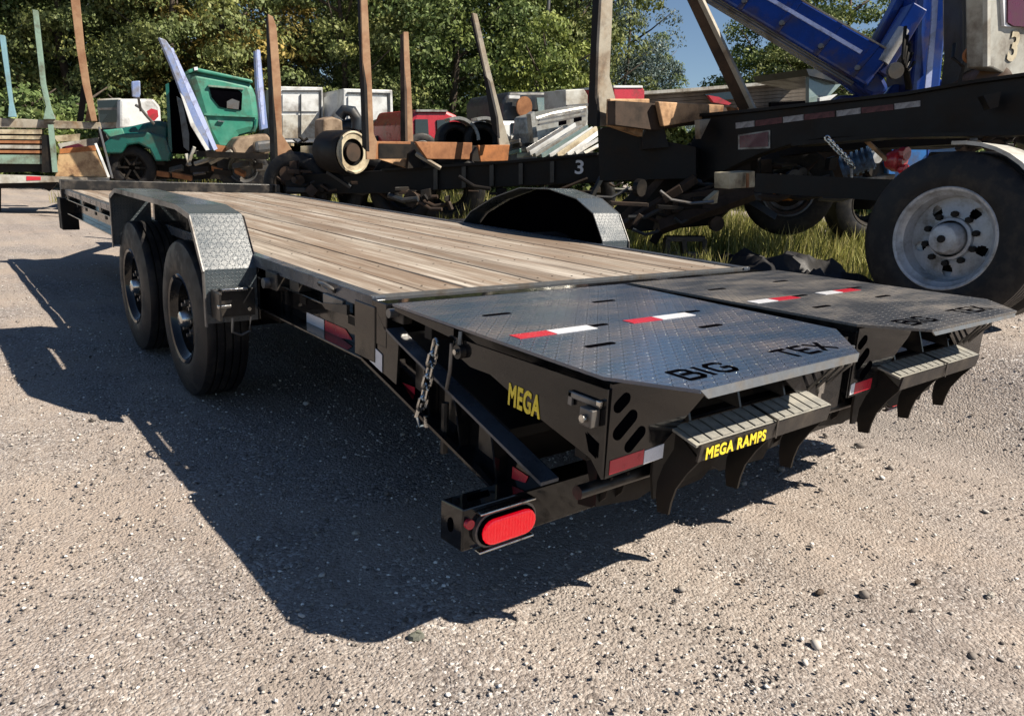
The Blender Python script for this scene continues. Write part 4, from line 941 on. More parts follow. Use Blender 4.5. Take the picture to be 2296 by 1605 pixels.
# running gear, brackets, pipes and loose scrap around the two middle frames
def clutter(parent, n, xr, yr, d, seed, mats):
    k = random.Random(seed)
    for i in range(n):
        x, y = k.uniform(*xr), k.uniform(*yr); dd = d + k.uniform(-.15, .3); mt = M[k.choice(mats)]; t = k.random()
        if t < .35 or .7 <= t < .85: mt = M[k.choice(['dark', 'dark_rust', 'slate'])]
        if t < .35:
            a = at(x, y, dd); L = k.uniform(.08, .4); v = (RD * k.choice((-1, 1)) + HD * k.uniform(-.3, .3) + Vector((0, 0, k.uniform(-.35, .35)))).normalized()
            MB().tube([a, a + v * L * .5 + Vector((0, 0, -.04)), a + v * L], k.uniform(.012, .035), 8).build('pipe', mt, parent, smooth=True)
        elif t < .7:
            a = at(x, y, dd); v = (RD * k.uniform(-1, 1) + Vector((0, 0, k.choice((-1, 0, 1)) * k.uniform(.3, 1)))).normalized()
            MB().beam(a, a + v * k.uniform(.08, .35), k.uniform(.03, .12), k.uniform(.01, .06), side=alongv(k.uniform(0, 60))).build('bracket', mt, parent, bev=.004)
        elif t < .85:
            MB().disc(at(x, y, dd), facing(k.uniform(-30, 50)), k.uniform(.03, .09), .05, 14).build('flange', mt, parent)
        else:
            a = at(x, y, dd); w, h = k.uniform(.06, .2), k.uniform(.04, .14); u = alongv(k.uniform(-20, 50))
            MB().prism([a, a + u * w, a + u * w * .9 + Vector((0, 0, h)), a + Vector((0, 0, h * .8))], HD * .1).build('box_part', mt, parent, bev=.006)
darks = ['dark', 'dark', 'dark_rust', 'dark_rust', 'black_dusty', 'slate', 'dark', 'dark', 'dark_rust']
clutter(LG, 46, (630, 870), (378, 436), 8.9, 11, darks)
clutter(LG, 14, (632, 720), (300, 372), 9.6, 12, ['cream', 'white_dirty', 'steelgrey', 'dark_rust', 'rust_tan'])
clutter(L2, 34, (870, 1380), (424, 456), 8.2, 13, darks)
clutter(L2, 14, (1390, 1480), (408, 430), 8.6, 15, ['white_dirty', 'cream', 'steelgrey', 'dark'])
clutter(LT, 44, (1500, 1950), (352, 450), 6.9, 14, darks)
clutter(LT, 18, (1400, 1640), (420, 515), 6.5, 16, ['dark_rust', 'dark', 'dark'])
clutter(LT, 16, (2180, 2290), (306, 332), 5.3, 17, ['dark', 'black_dusty', 'dark_rust', 'slate'])

# ------------------------------------------------------------------ left log trailer
LL = thing('log_trailer', 'pale green log trailer with slatted side and three leaning stakes at the far left', 'log trailer', (at(100, 420, 12.5).x, at(100, 420, 12.5).y, 0), 'log trailers parked behind the flatbed')
ly = 28; pL = plane(100, 340, 12.5, ly)
slab('top_rail', [(-40, 263), (225, 275), (228, 290), (-40, 286)], 0, .12, M['stake_grey'], LL, pl=pL, yaw=ly, bev=.01)
for y0, y1, mt in ((290, 300, 'cream'), (304, 312, 'cream'), (315, 321, 'rust'), (325, 333, 'white_dirty'), (337, 343, 'rust'), (347, 367, 'stake_green')):
    slab('side_slat', [(-40, y0), (94, y0 + 1), (94, y1 + 1), (-40, y1)], 0, .06, M[mt], LL, pl=pL, yaw=ly)
slab('back_panel', [(-40, 288), (96, 289), (96, 386), (-40, 388)], 0, .04, M['dark'], LL, pl=lambda x, y, off=0: pL(x, y) - facing(ly) * .12, yaw=ly)
slab('dark_post', [(94, 303), (112, 303), (118, 386), (94, 388)], 0, .2, M['dark'], LL, pl=pL, yaw=ly, off=.03)
slab('pale_post', [(108, 280), (120, 280), (130, 386), (118, 386)], 0, .14, M['stake_green'], LL, pl=pL, yaw=ly, off=.06)
slab('bed_rail', [(-40, 391), (245, 399), (245, 404), (135, 408), (-40, 412)], 0, .25, M['white_dirty'], LL, pl=pL, yaw=ly, off=.05)
slab('reflective_tape', [(60, 395), (92, 396), (92, 404), (60, 405)], 0, .004, M['tape_red'], LL, pl=pL, yaw=ly, off=.056)
slab('bed_underside', [(-40, 413), (130, 409), (110, 430), (90, 420), (-40, 424)], 0, .9, M['dark'], LL, pl=pL, yaw=ly, off=-.05)
slab('stake', [(74, 24), (86, 26), (104, 190), (116, 245), (125, 268), (98, 268), (104, 240), (92, 190)], 0, .14, M['stake_green'], LL, pl=pL, yaw=ly, off=.1, bev=.004)
slab('stake_base', [(98, 262), (110, 240), (124, 262), (124, 275), (98, 275)], 0, .1, M['stake_grey'], LL, pl=pL, yaw=ly, off=.02)
slab('stake', [(0, 80), (12, 82), (30, 230), (38, 263), (20, 263), (22, 230)], 0, .14, M['stake_blue'], LL, pl=pL, yaw=ly, off=.1, bev=.004)
slab('stake', [(155, -30), (176, -30), (190, 110), (202, 190), (218, 272), (205, 272), (185, 190), (172, 110)], 0, .14, M['stake'], LL, pl=pL, yaw=ly, off=.1, bev=.004)
slab('stake_brace_and_shade', [(182, 190), (196, 195), (186, 272), (172, 272)], 0, .1, M['dark'], LL, pl=pL, yaw=ly, off=-.1)  # dark slab paints the shaded left part of the brown stake
slab('stake_brace_and_shade', [(200, 215), (212, 240), (216, 272), (190, 272)], 0, .08, M['stake'], LL, pl=pL, yaw=ly, off=-.1)
slab('end_panel', [(132, 345), (214, 338), (240, 396), (124, 396)], 0, .08, M['tan'], LL, pl=pL, yaw=ly, off=.02)
slab('end_panel_top', [(134, 334), (216, 326), (215, 338), (134, 345)], 0, .07, M['rust_bright'], LL, pl=pL, yaw=ly, off=.03)
stick('side_cable', (214, 322), (244, 398), 12.2, 12.2, 5, .04, M['white'], LL, yaw=30)
stick('side_cable', (222, 285), (252, 400), 12.1, 12.1, 4, .04, M['steelgrey'], LL, yaw=30)
stick('support_leg', (-10, 412), (-10, 470), 12.6, 12.6, 20, .2, M['dark'], LL)
for q in ((-60, 440), (60, 440)):
    pass
LF = thing('scrap_panels', 'white and rusty sheet scrap lying behind the orange end of the far left trailer', 'scrap', (at(170, 330, 13.5).x, at(170, 330, 13.5).y, at(170, 345, 13.5).z))
slab('sheet', [(130, 322), (222, 308), (218, 330), (134, 338)], 13.3, .2, M['white_dirty'], LF, yaw=30)
slab('sheet', [(120, 305), (180, 300), (178, 316), (128, 318)], 13.6, .2, M['cream'], LF, yaw=30)
slab('dark_lump', [(140, 330), (175, 322), (205, 338), (190, 350), (135, 345)], 13.2, .15, M['maroon'], LF, yaw=20)

# ------------------------------------------------------------------ old green truck
G = thing('green_truck', 'old faded green truck wreck with an empty cab window and dark green bonnet', 'truck', (at(430, 400, 14).x, at(430, 400, 14).y, 0))
gy = 30; pG = plane(500, 260, 13.6, gy)
cabp = [(418, 162), (438, 157), (500, 168), (565, 184), (576, 215), (582, 259), (579, 300), (560, 300), (539, 306), (524, 325), (516, 342), (484, 340), (462, 300), (446, 250), (432, 202)]
cab = slab('cab', cabp, 0, 1.7, M['truck_green'], G, pl=pG, yaw=gy, bev=.13)
slab('cab_roof_edge', [(420, 158), (438, 152), (565, 180), (567, 187), (438, 161), (422, 166)], 0, 1.6, M['truck_green'], cab, pl=pG, yaw=gy, off=.04, bev=.02)
win = slab('window', [(469, 197), (532, 201), (543, 210), (541, 247), (515, 245), (492, 240), (474, 218)], 0, .03, M['void'], cab, pl=pG, yaw=gy, off=.02)
slab('door_handle', [(488, 270), (502, 272), (502, 275), (488, 273)], 0, .04, M['chrome'], cab, pl=pG, yaw=gy, off=.05)
slab('roof_marker', [(434, 152), (442, 151), (443, 158), (435, 159)], 0, .08, M['tape_white'], cab, pl=pG, yaw=gy, off=.06)
slab('rust_sill', [(470, 322), (520, 330), (516, 342), (486, 342)], 0, .03, M['rust'], cab, pl=pG, yaw=gy, off=.03)
slab('window_trim', [(466, 191), (545, 198), (546, 202), (466, 195)], 0, .04, M['stake_green'], win, pl=pG, yaw=gy, off=.05)
slab('seat_glimpse', [(508, 228), (520, 222), (536, 228), (534, 246), (508, 243)], 0, .02, M['steelgrey'], win, pl=pG, yaw=gy, off=.035)
slab('belt_moulding', [(456, 254), (575, 260), (575, 264), (457, 259)], 0, .05, M['truck_green'], cab, pl=pG, yaw=gy, off=.05)
slab('door_edge', [(456, 262), (461, 262), (484, 330), (478, 330)], 0, .04, M['stake_green'], cab, pl=pG, yaw=gy, off=.04)
slab('door_seam', [(571, 268), (575, 268), (572, 296), (568, 294)], 0, .02, M['truck_dark_green'], cab, pl=pG, yaw=gy, off=.022)
slab('cab_opening', [(377, 186), (404, 172), (428, 196), (448, 270), (438, 345), (383, 345), (378, 270)], 13.9, .5, M['void'], G, yaw=-10)
slab('door_pillar', [(396, 216), (408, 224), (424, 300), (424, 340), (412, 330), (404, 262)], 13.7, .05, M['steelgrey'], G, yaw=30)
slab('windscreen_frame', [(371, 190), (378, 186), (386, 340), (379, 345)], 13.7, .06, M['truck_dark_green'], G, yaw=20)
hd = slab('bonnet', [(232, 292), (290, 284), (357, 268), (385, 280), (385, 330), (300, 334), (240, 318)], 13.9, 1.1, M['truck_dark_green'], G, yaw=22, bev=.16)
slab('bonnet_teal_patch', [(230, 292), (275, 288), (280, 302), (270, 312), (245, 308)], 13.7, .1, M['truck_green'], hd, yaw=32, bev=.02)  # lighter teal patch on the bonnet
fp = plane(315, 330, 13.5, 20)
fr = MB(); arc = [(270 + 0, 345)] 
fpts = [(236, 345), (232, 322), (250, 306), (285, 298), (330, 296), (372, 308), (384, 345), (380, 362), (348, 362), (335, 335), (310, 322), (285, 326), (272, 345)]
slab('front_fender', fpts, 0, .5, M['truck_dark_green'], G, pl=fp, yaw=20, bev=.03)
wc = at(296, 376, 13.6); ty, _ = wheel(G, wc, facing(20), .40, .22, .22, M['rubber'], M['dark'], name='tyre', lod=1)
for k in range(6):
    t = k * math.pi / 3; a = alongv(20) * math.cos(t) + Vector((0, 0, 1)) * math.sin(t); MB().beam(wc + a * .05, wc + a * .23, .045, .03, side=facing(20)).build('spoke', M['dark'], ty)
wc = at(545, 378, 13.9); wheel(G, wc, facing(20), .45, .25, .25, M['rubber'], M['steelgrey'], name='tyre', lod=1)
slab('chassis', [(230, 352), (620, 362), (620, 402), (230, 402)], 14.4, .8, M['dark'], G, yaw=22)
slab('rear_fender', [(520, 330), (536, 308), (600, 300), (612, 318), (606, 345), (560, 352), (528, 350)], 13.4, .5, M['cardboard'], G, yaw=35, bev=.04)
slab('fuel_tank', [(572, 318), (612, 314), (612, 340), (574, 344)], 13.2, .3, M['steelgrey'], G, yaw=30, bev=.05)
mi = slab('mirror', [(294, 183), (314, 181), (315, 212), (311, 222), (296, 218)], 13.2, .08, M['stake_blue2'], G, yaw=25, bev=.02)
stick('mirror_arm', (310, 218), (316, 250), 13.2, 13.3, 5, .03, M['steelgrey'], mi, yaw=10)
MB().tube([at(304, 236, 13.3), at(314, 242, 13.3), at(330, 262, 13.4), at(345, 278, 13.5)], .025, 8).build('mirror_bracket', M['steelgrey'], mi)
for p, q, w in (((420, 372), (436, 330), 6), ((436, 368), (500, 348), 6), ((440, 342), (512, 352), 7), ((418, 345), (426, 372), 7), ((470, 365), (520, 340), 8)):
    stick('running_board_pipe', p, q, 13.1, 13.1, w, .06, M['white_dirty'], G, yaw=30)
for i in range(16):
    x = 240 + (i * 47) % 370; y = 360 + (i * 29) % 32
    stick('underbody_part', (x, y), (x + 20 + (i * 13) % 30, y + (i * 7) % 20 - 8), 13.8, 13.8, 5 + i % 5, .1, (M['steelgrey'], M['dark'], M['rust'])[i % 3], G, yaw=20)

# blue stakes in front of the green truck
BB = thing('blue_log_bunk', 'pair of long blue stakes rising in front of the green truck cab', 'log bunk', (at(500, 340, 12.6).x, at(500, 340, 12.6).y, at(500, 372, 12.6).z))
slab('stake', [(356, 84), (372, 90), (386, 110), (402, 140), (430, 205), (450, 250), (484, 335), (470, 338), (455, 325), (436, 285), (412, 225), (384, 150)], 12.5, .12, M['stake_blue2'], BB, yaw=UY, bev=.01)
slab('stake_edge', [(382, 108), (388, 108), (440, 222), (488, 334), (480, 338), (430, 228)], 12.4, .03, M['stripe'], BB, yaw=UY)
slab('stake_edge', [(404, 208), (412, 218), (436, 278), (470, 336), (462, 338), (428, 282)], 12.42, .03, M['white'], BB, yaw=UY)
slab('stake', [(572, 114), (584, 114), (592, 200), (601, 288), (586, 292), (576, 200)], 12.6, .12, M['stake_blue2'], BB, yaw=UY, bev=.01)
slab('stake_edge', [(576, 112), (582, 112), (590, 200), (594, 280), (589, 280), (580, 190)], 12.5, .03, M['stripe'], BB, yaw=UY)
slab('bolster', [(440, 338), (600, 345), (600, 358), (440, 352)], 13.0, .15, M['dark'], BB, yaw=10)

# ------------------------------------------------------------------ vehicles and boxes beyond
WT = thing('white_truck', 'white truck with a slate grey window and red lamp, behind the green truck bonnet', 'truck', (at(290, 290, 19).x, at(290, 290, 19).y, 0))
wb = slab('body', [(268, 222), (345, 222), (360, 240), (362, 285), (268, 290)], 19, 2.2, M['white'], WT, yaw=35, bev=.06)
sf = slab('side_body', [(216, 222), (270, 220), (270, 290), (222, 290)], 19.2, 2.0, M['white_dirty'], WT, yaw=12, bev=.04)
slab('window', [(220, 226), (266, 224), (268, 274), (226, 276)], 19.1, .05, M['glass'], sf, yaw=12, off=.05)
slab('window_bar', [(220, 243), (267, 242), (267, 247), (221, 248)], 19.1, .03, M['steelgrey'], sf, yaw=12, off=.09)
slab('lamp', [(328, 250), (338, 244), (352, 248), (354, 262), (344, 272), (332, 266)], 18.8, .06, M['red'], wb, yaw=35, off=.1)
slab('chassis', [(220, 290), (362, 290), (362, 330), (220, 330)], 19.3, 1.6, M['dark'], WT, yaw=20)
def box_trailer(name, label, rear, side, door_frame, d, yaw, extra):
    t = thing(name, label, 'box trailer', (at(rear[0][0], rear[3][1], d).x, at(rear[0][0], rear[3][1], d).y, 0), 'white box trailers parked in front of the trees')
    cx = sum(p[0] for p in rear) / 4; cy = sum(p[1] for p in rear) / 4; pp = plane(cx, cy, d, yaw)
    b = slab('body', rear, 0, 7.0, M['white'], t, pl=pp, yaw=yaw, bev=.03)
    for q, mt, off in door_frame: slab('door_frame' if mt == 'slate' else 'door_panel', q, 0, .04, M[mt], b, pl=pp, yaw=yaw, off=off)
    c = (at(cx, rear[3][1] + 10, d))
    MB().box((c.x - .9, c.y, .2), (c.x + .9, c.y + 6, 1.1)).build('chassis', M['dark'], t)
    for dx in (-.9, .9): MB().lathe([(0, 0), (0, .5), (.25, .5), (.25, 0)], (c.x + dx, c.y + 1, .5), (1, 0, 0), 20).build('tyre', M['rubber'], t)
    return t
box_trailer('box_trailer', 'square white box trailer rear, just right of the rust brown stake', [(627, 194), (724, 196), (724, 320), (627, 320)], None,
    [([(632, 203), (718, 203), (718, 206), (632, 206)], 'slate', .05), ([(633, 212), (713, 212), (713, 250), (633, 250)], 'white', .05), ([(716, 203), (720, 203), (720, 310), (716, 310)], 'slate', .05),
     ([(633, 258), (713, 258), (713, 310), (633, 310)], 'white_dirty', .04), ([(672, 212), (674, 212), (674, 310), (672, 310)], 'slate', .10)], 24, 30, None)
tb = box_trailer('box_trailer', 'pale blue white box trailer seen corner on, behind the tallest middle stake', [(770, 199), (880, 202), (883, 300), (770, 300)], None,
    [([(778, 207), (874, 209), (874, 213), (778, 211)], 'slate', .05), ([(868, 210), (873, 210), (875, 285), (870, 285)], 'slate', .06), ([(780, 216), (866, 218), (868, 290), (780, 290)], 'white', .05)], 24, 30, None)
slab('side_wall', [(727, 219), (771, 199), (771, 298), (727, 292)], 24.3, .1, M['white'], tb, yaw=-35)
def car(name, label, cat, body, d, yaw, col, wins, wheels, th=1.7, extra=()):
    xs = [p[0] for p in body]; ys = [p[1] for p in body]; cx, cy = sum(xs) / len(xs), sum(ys) / len(ys)
    t = thing(name, label, cat, (at(cx, cy, d).x, at(cx, cy, d).y, max(0, at(cx, max(ys), d).z - .5)))
    pp = plane(cx, cy, d, yaw); b = slab('body', body, 0, th, M[col], t, pl=pp, yaw=yaw, bev=.06)
    for q in wins: 
        slab('window', q, 0, .04, M['glass'], b, pl=pp, yaw=yaw, off=.025)
    for q, mt in extra: slab('trim', q, 0, .05, M[mt], b, pl=pp, yaw=yaw, off=.04)
    for x, y, r in wheels:
        wheel(t, pp(x, y, .05), facing(yaw), r, .2, r * .6, M['rubber'], M['steelgrey'], name='tyre', lod=1)
    return t
car('red_car', 'red estate car with dark side window, seen between the two rusty stakes', 'car',
    [(926, 262), (932, 246), (1000, 247), (1024, 258), (1048, 280), (1060, 300), (1062, 345), (915, 345), (915, 280)], 13, 32, 'red',
    [[(930, 268), (958, 268), (960, 303), (930, 304)], [(978, 270), (1000, 268), (1020, 284), (1022, 300), (980, 302)]], [(945, 345, .34), (1040, 345, .34)], extra=[([(932, 246), (1000, 247), (1003, 251), (932, 251)], 'silver')])
car('white_car', 'small white car showing between the box trailer and the rusty stakes', 'car', [(860, 285), (872, 276), (896, 278), (908, 296), (910, 335), (856, 335)], 14, 30, 'white', [[(870, 281), (892, 282), (898, 294), (868, 294)]], [(870, 335, .3)])
car('dark_van', 'dark slate van roof showing above the small white car', 'van', [(862, 262), (905, 260), (912, 284), (860, 286)], 17, 20, 'slate', [[(866, 266), (900, 265), (903, 275), (866, 276)]], [])
car('white_pickup', 'white pickup cab just right of the leaning tan stake', 'pickup', [(1090, 280), (1120, 271), (1192, 272), (1200, 290), (1205, 335), (1085, 335)], 13, 32, 'white', [[(1146, 276), (1158, 276), (1158, 300), (1146, 300)], [(1166, 277), (1188, 278), (1194, 300), (1167, 300)], [(1096, 284), (1118, 276), (1120, 300), (1094, 300)]], [(1110, 340, .36), (1180, 340, .36)])
TW = thing('truck_tyres', 'two large black truck tyres under arched silver mudguards beside the red car', 'truck axle', (at(1040, 320, 10.5).x, at(1040, 320, 10.5).y, .4))
for x, w in ((1022, 0), (1082, 1)):
    c = at(x, 315, 10.6); wheel(TW, c, facing(18), .25, .3, .15, M['rubber'], M['dark'], name='tyre', lod=1)
    MB().disc(c - facing(18) * .02, facing(18), .16, .01, 20).build('wheel_centre', M['void'], TW)
    mg = MB(); a = alongv(18); cc = c - facing(18) * .02
    for k in range(8):
        t0, t1 = math.pi * (.02 + k / 8 * .62), math.pi * (.02 + (k + 1) / 8 * .62)
        mg.beam(cc + a * math.cos(t0) * .29 + Vector((0, 0, .29 * math.sin(t0))), cc + a * math.cos(t1) * .29 + Vector((0, 0, .29 * math.sin(t1))), .34, .04, side=facing(18))
    mg.build('mudguard', M['silver'], TW)
DT = thing('dark_truck', 'dark truck cab with blue tinted side glass standing behind the crushed silver panels', 'truck', (at(1200, 270, 13).x, at(1200, 270, 13).y, 0))
db = slab('cab', [(1128, 224), (1140, 206), (1262, 206), (1270, 220), (1272, 285), (1128, 285)], 13.5, 1.8, M['slate'], DT, yaw=25, bev=.05)
slab('side_glass', [(1200, 220), (1256, 220), (1258, 248), (1205, 256)], 13.5, .04, M['glass_pale'], db, yaw=25, off=.06)
MB().disc(at(1174, 240, 13.3), facing(20), .17, .05, 24, rx=.14).build('porthole', M['rust'], db)
slab('roof_light', [(1142, 214), (1166, 215), (1166, 222), (1142, 221)], 13.2, .05, M['white'], db, yaw=30)
slab('lower_body', [(1128, 285), (1272, 285), (1272, 360), (1128, 360)], 13.7, 1.6, M['dark'], DT, yaw=25)
CR = thing('pale_crate', 'pale grey tan crate standing left of the tall dark stake', 'crate', (at(1292, 270, 12).x, at(1292, 270, 12).y, at(1292, 290, 12).z))
slab('crate_body', [(1268, 202), (1310, 200), (1318, 214), (1318, 300), (1270, 300)], 12, .6, M['white_dirty'], CR, yaw=32, bev=.01)
slab('crate_band', [(1269, 236), (1318, 232), (1318, 238), (1269, 242)], 11.9, .03, M['steelgrey'], CR, yaw=32, off=.03)
SC = thing('crushed_car', 'heap of crushed silver bodywork and striped sheet metal above the white number 3', 'scrap car', (at(1260, 330, 9.8).x, at(1260, 330, 9.8).y, .7))
slab('crushed_roof', [(1200, 262), (1240, 250), (1318, 236), (1322, 262), (1312, 290), (1250, 320), (1205, 340), (1196, 300)], 10.3, .5, M['silver'], SC, yaw=35, bev=.03)
slab('pillar', [(1190, 256), (1198, 250), (1210, 340), (1200, 346)], 10.0, .1, M['silver'], SC, yaw=35)
for y0 in (262, 272): slab('roof_rib', [(1208, y0 + 6), (1310, y0 - 14), (1311, y0 - 10), (1208, y0 + 10)], 10.1, .05, M['steelgrey'], SC, yaw=35, off=.02)
for x, y in ((1256, 276), (1290, 268)): slab('hole', [(x - 8, y - 3), (x + 8, y - 6), (x + 8, y + 3), (x - 8, y + 7)], 10.1, .02, M['void'], SC, yaw=35, off=.06)
sheets = [((1262, 288), (1180, 338), 10, 'steelgrey'), ((1290, 280), (1188, 344), 9, 'white'), ((1305, 284), (1200, 348), 8, 'silver'), ((1318, 286), (1214, 351), 10, 'glass_pale'), ((1328, 288), (1232, 350), 8, 'white'), ((1338, 288), (1250, 350), 12, 'cream'), ((1350, 292), (1272, 348), 9, 'white'), ((1352, 306), (1290, 344), 8, 'silver'), ((1358, 318), (1310, 344), 7, 'white_dirty')]
for i, (p, q, w, mt) in enumerate(sheets):
    stick('bent_sheet', p, q, 9.9 - i * .06, 9.4 - i * .06, w, .02, M[mt], SC, yaw=45, bev=.002)
slab('tangled_base', [(1130, 325), (1200, 320), (1330, 340), (1330, 362), (1130, 366)], 10.4, .8, M['steelgrey'], SC, yaw=25)
for i in range(14):
    x = 1132 + (i * 37) % 120; y = 318 + (i * 17) % 36
    stick('scrap_strip', (x, y), (x + 15 + (i * 11) % 25, y - 10 + (i * 7) % 22), 9.9, 9.7, 3 + i % 4, .05, (M['white_dirty'], M['steelgrey'], M['truck_dark_green'], M['dark'])[i % 4], SC, yaw=35)
RB = thing('red_container', 'small crimson container top showing right of the tall dark stake', 'container', (at(1410, 210, 15).x, at(1410, 210, 15).y, at(1410, 260, 15).z))
rb = slab('container_body', [(1376, 196), (1440, 196), (1446, 204), (1444, 250), (1378, 250)], 15, 1.8, M['red'], RB, yaw=35, bev=.02)
slab('pale_rim', [(1376, 192), (1440, 192), (1442, 197), (1376, 197)], 14.9, 1.8, M['white'], rb, yaw=35)
BD = thing('long_shed', 'long low shed with weathered board wall and pale roof edge behind the high log trailer', 'shed', (at(1640, 250, 20).x, at(1640, 250, 20).y, 0))
for i in range(8):
    y0 = 206 + i * 8
    slab('wall_board', [(1446, y0 + 3 - i * 0), (1810, y0 - 22), (1810, y0 - 15), (1446, y0 + 10)], 20 + i * .01, .15, M['roofgrey'], BD, yaw=12)
slab('roof', [(1442, 205), (1560, 197), (1698, 186), (1812, 172), (1812, 180), (1698, 193), (1560, 204), (1442, 212)], 19.6, 4.5, M['white_dirty'], BD, yaw=12)
slab('wall', [(1446, 212), (1810, 184), (1810, 262), (1446, 280)], 20.3, 4.0, M['roofgrey'], BD, yaw=12)
slab('underside_shade', [(1728, 230), (1806, 226), (1806, 258), (1728, 258)], 19.9, .1, M['void'], BD, yaw=12)  # black slab paints the dark underside of the shed
slab('red_trim', [(1588, 214), (1612, 218), (1640, 232), (1634, 236), (1600, 230)], 19.5, .1, M['red'], BD, yaw=20)
slab('dark_window', [(1580, 212), (1660, 204), (1664, 220), (1600, 226)], 19.6, .08, M['glass'], BD, yaw=12)

# ------------------------------------------------------------------ blue knuckle-boom loader
BC = thing('blue_loader_crane', 'royal blue knuckle boom loader with pale lilac stripes rising behind the high log trailer', 'loader crane', (at(2060, 400, 6.6).x, at(2060, 400, 6.6).y, .4))
cd = 6.3
bo = MB().beam(at(1550, -75, 7.2), at(1968, 172, cd), .30, .30, side=HD).build('boom', M['blue'], BC, bev=.02)
bA, bB = at(1550, -75, 7.2), at(1968, 172, cd); bdv = (bB - bA).normalized(); ba = (HD - bdv * HD.dot(bdv)).normalized(); bb = bdv.cross(ba)
if bb.z < 0: bb = -bb
def onboom(t0, t1, up, w, mat, nm):
    o = -ba * .155 + bb * up
    return MB().beam(bA.lerp(bB, t0) + o, bA.lerp(bB, t1) + o, .012, w, side=ba).build(nm, M[mat], bo)
onboom(.05, .90, .035, .030, 'stripe', 'boom_stripe'); onboom(.05, .97, .148, .012, 'stake_grey', 'boom_top_edge')
for up, nm in ((-.165, 'boom_pipe'), (-.185, 'boom_pipe')):
    o_ = -ba * .10 + bb * up; MB().tube([bA.lerp(bB, .05) + o_, bA.lerp(bB, .95) + o_], .010, 8).build(nm, M['steelgrey'], bo, smooth=True)
for t_ in (.35, .55, .75, .93):
    o_ = -ba * .15; MB().beam(bA.lerp(bB, t_) + o_ + bb * .148, bA.lerp(bB, t_) + o_ - bb * .148, .05, .014, side=bdv).build('boom_weld_plate', M['blue'], bo, bev=.003)
    MB().disc(bA.lerp(bB, t_) - ba * .158 - bb * .08, -ba, .022, .015, 12).build('boom_pin', M['steelgrey'], bo)
slab('boom_tip', [(1890, 165), (1925, 130), (1970, 150), (1994, 196), (1985, 212), (1955, 216), (1925, 200)], cd - .05, .34, M['blue'], BC, yaw=-12, bev=.03)
MB().tube([at(2026, 66, cd - .1), at(1979, 141, cd - .1)], .045, 12).build('ram_rod', M['alum'], BC, smooth=True)
MB().beam(at(2050, 20, cd), at(1962, 168, cd), .13, .20, side=RD).build('ram_body', M['blue'], BC, bev=.01)
MB().beam(at(2030, -30, cd + .2), at(1950, 120, cd + .2), .06, .12, side=RD).build('link_arm', M['blue'], BC, bev=.01)
MB().disc(at(2004, 160, cd - .25), facing(0), .06, .04, 20).build('pivot_pin', M['steelgrey'], BC)
mast = slab('mast', [(2059, -60), (2126, -60), (2122, 60), (2108, 208), (2040, 220), (2050, 120)], cd, .35, M['blue'], BC, yaw=8, bev=.02)
slab('mast_stripe', [(2090, -60), (2104, -60), (2096, 60), (2083, 204), (2070, 206), (2084, 60)], cd - .02, .01, M['stripe'], mast, yaw=8, off=.02)
slab('mast_base', [(2000, 190), (2140, 175), (2150, 235), (1985, 250), (1860, 240), (1880, 214), (1985, 212)], cd + .15, .6, M['blue'], BC, yaw=-12, bev=.02)
slab('turntable', [(1960, 235), (2160, 220), (2160, 330), (1960, 330)], cd + .4, .8, M['dark'], BC, yaw=-12)
for k in range(5):
    MB().tube([at(2030 + k * 5, 60 + k * 20, cd - .22), at(2024 + k * 3, 130 + k * 8, cd - .28), at(2034 + k * 2, 200, cd - .2)], .014, 6).build('hydraulic_hose', M['dark'], BC, smooth=True)
slab('windscreen', [(1814, 168), (1892, 184), (1870, 206), (1837, 238), (1814, 238)], 7.6, .04, M['glass_pale'], BC, yaw=30)
slab('cab_roof', [(1808, 155), (1850, 157), (1895, 182), (1892, 188), (1814, 170)], 7.5, .8, M['slate'], BC, yaw=20)
slab('cab_light', [(1832, 220), (1872, 212), (1852, 228), (1832, 234)], 7.5, .03, M['white'], BC, yaw=30, off=.03)
ld = slab('ladder_frame', [(2122, -60), (2126, -60), (2128, 105), (2124, 112)], 6.0, .04, M['stake_grey'], BC, yaw=10)
slab('ladder_frame', [(2126, 106), (2158, 102), (2158, 108), (2126, 112)], 6.0, .04, M['stake_grey'], BC, yaw=10)
slab('ladder_frame', [(2156, -60), (2160, -60), (2160, 106), (2156, 106)], 6.0, .04, M['stake_grey'], BC, yaw=10)
slab('ladder_back', [(2126, -60), (2158, -60), (2158, 104), (2126, 108)], 6.2, .04, M['void'], BC, yaw=10)
# grey headboard at the right edge
HB = thing('grey_headboard', 'grey cab guard with maroon lamp and ivory 3 at the top right corner', 'cab guard', (at(2250, 200, 5.2).x, at(2250, 200, 5.2).y, at(2250, 200, 5.2).z - .1), None)
slab('slate_column', [(2160, -60), (2212, -60), (2212, 152), (2200, 190), (2150, 196), (2160, 120)], 5.6, .3, M['slate'], HB, yaw=-5, bev=.01)
ph = plane(2250, 90, 5.2, 30)
slab('panel', [(2208, -60), (2350, -60), (2350, 215), (2296, 190), (2226, 153), (2208, 150)], 0, .12, M['grey_panel'], HB, pl=ph, yaw=30, bev=.01)
slab('panel_edge', [(2207, -60), (2214, -60), (2214, 148), (2207, 150)], 0, .03, M['white_dirty'], HB, pl=ph, yaw=30, off=.02)
slab('lamp_cluster', [(2250, -60), (2350, -60), (2350, 66), (2262, 60), (2249, 52)], 0, .04, M['maroon'], HB, pl=ph, yaw=30, off=.03)
slab('lamp_surround', [(2238, -60), (2252, -60), (2252, 56), (2262, 62), (2245, 60)], 0, .04, M['tape_white'], HB, pl=ph, yaw=30, off=.02)
text('ivory_number', '3', .25, ph(2253, 133, .008), alongv(30), (0, 0, 1), M['cream'], HB, bold=.03)
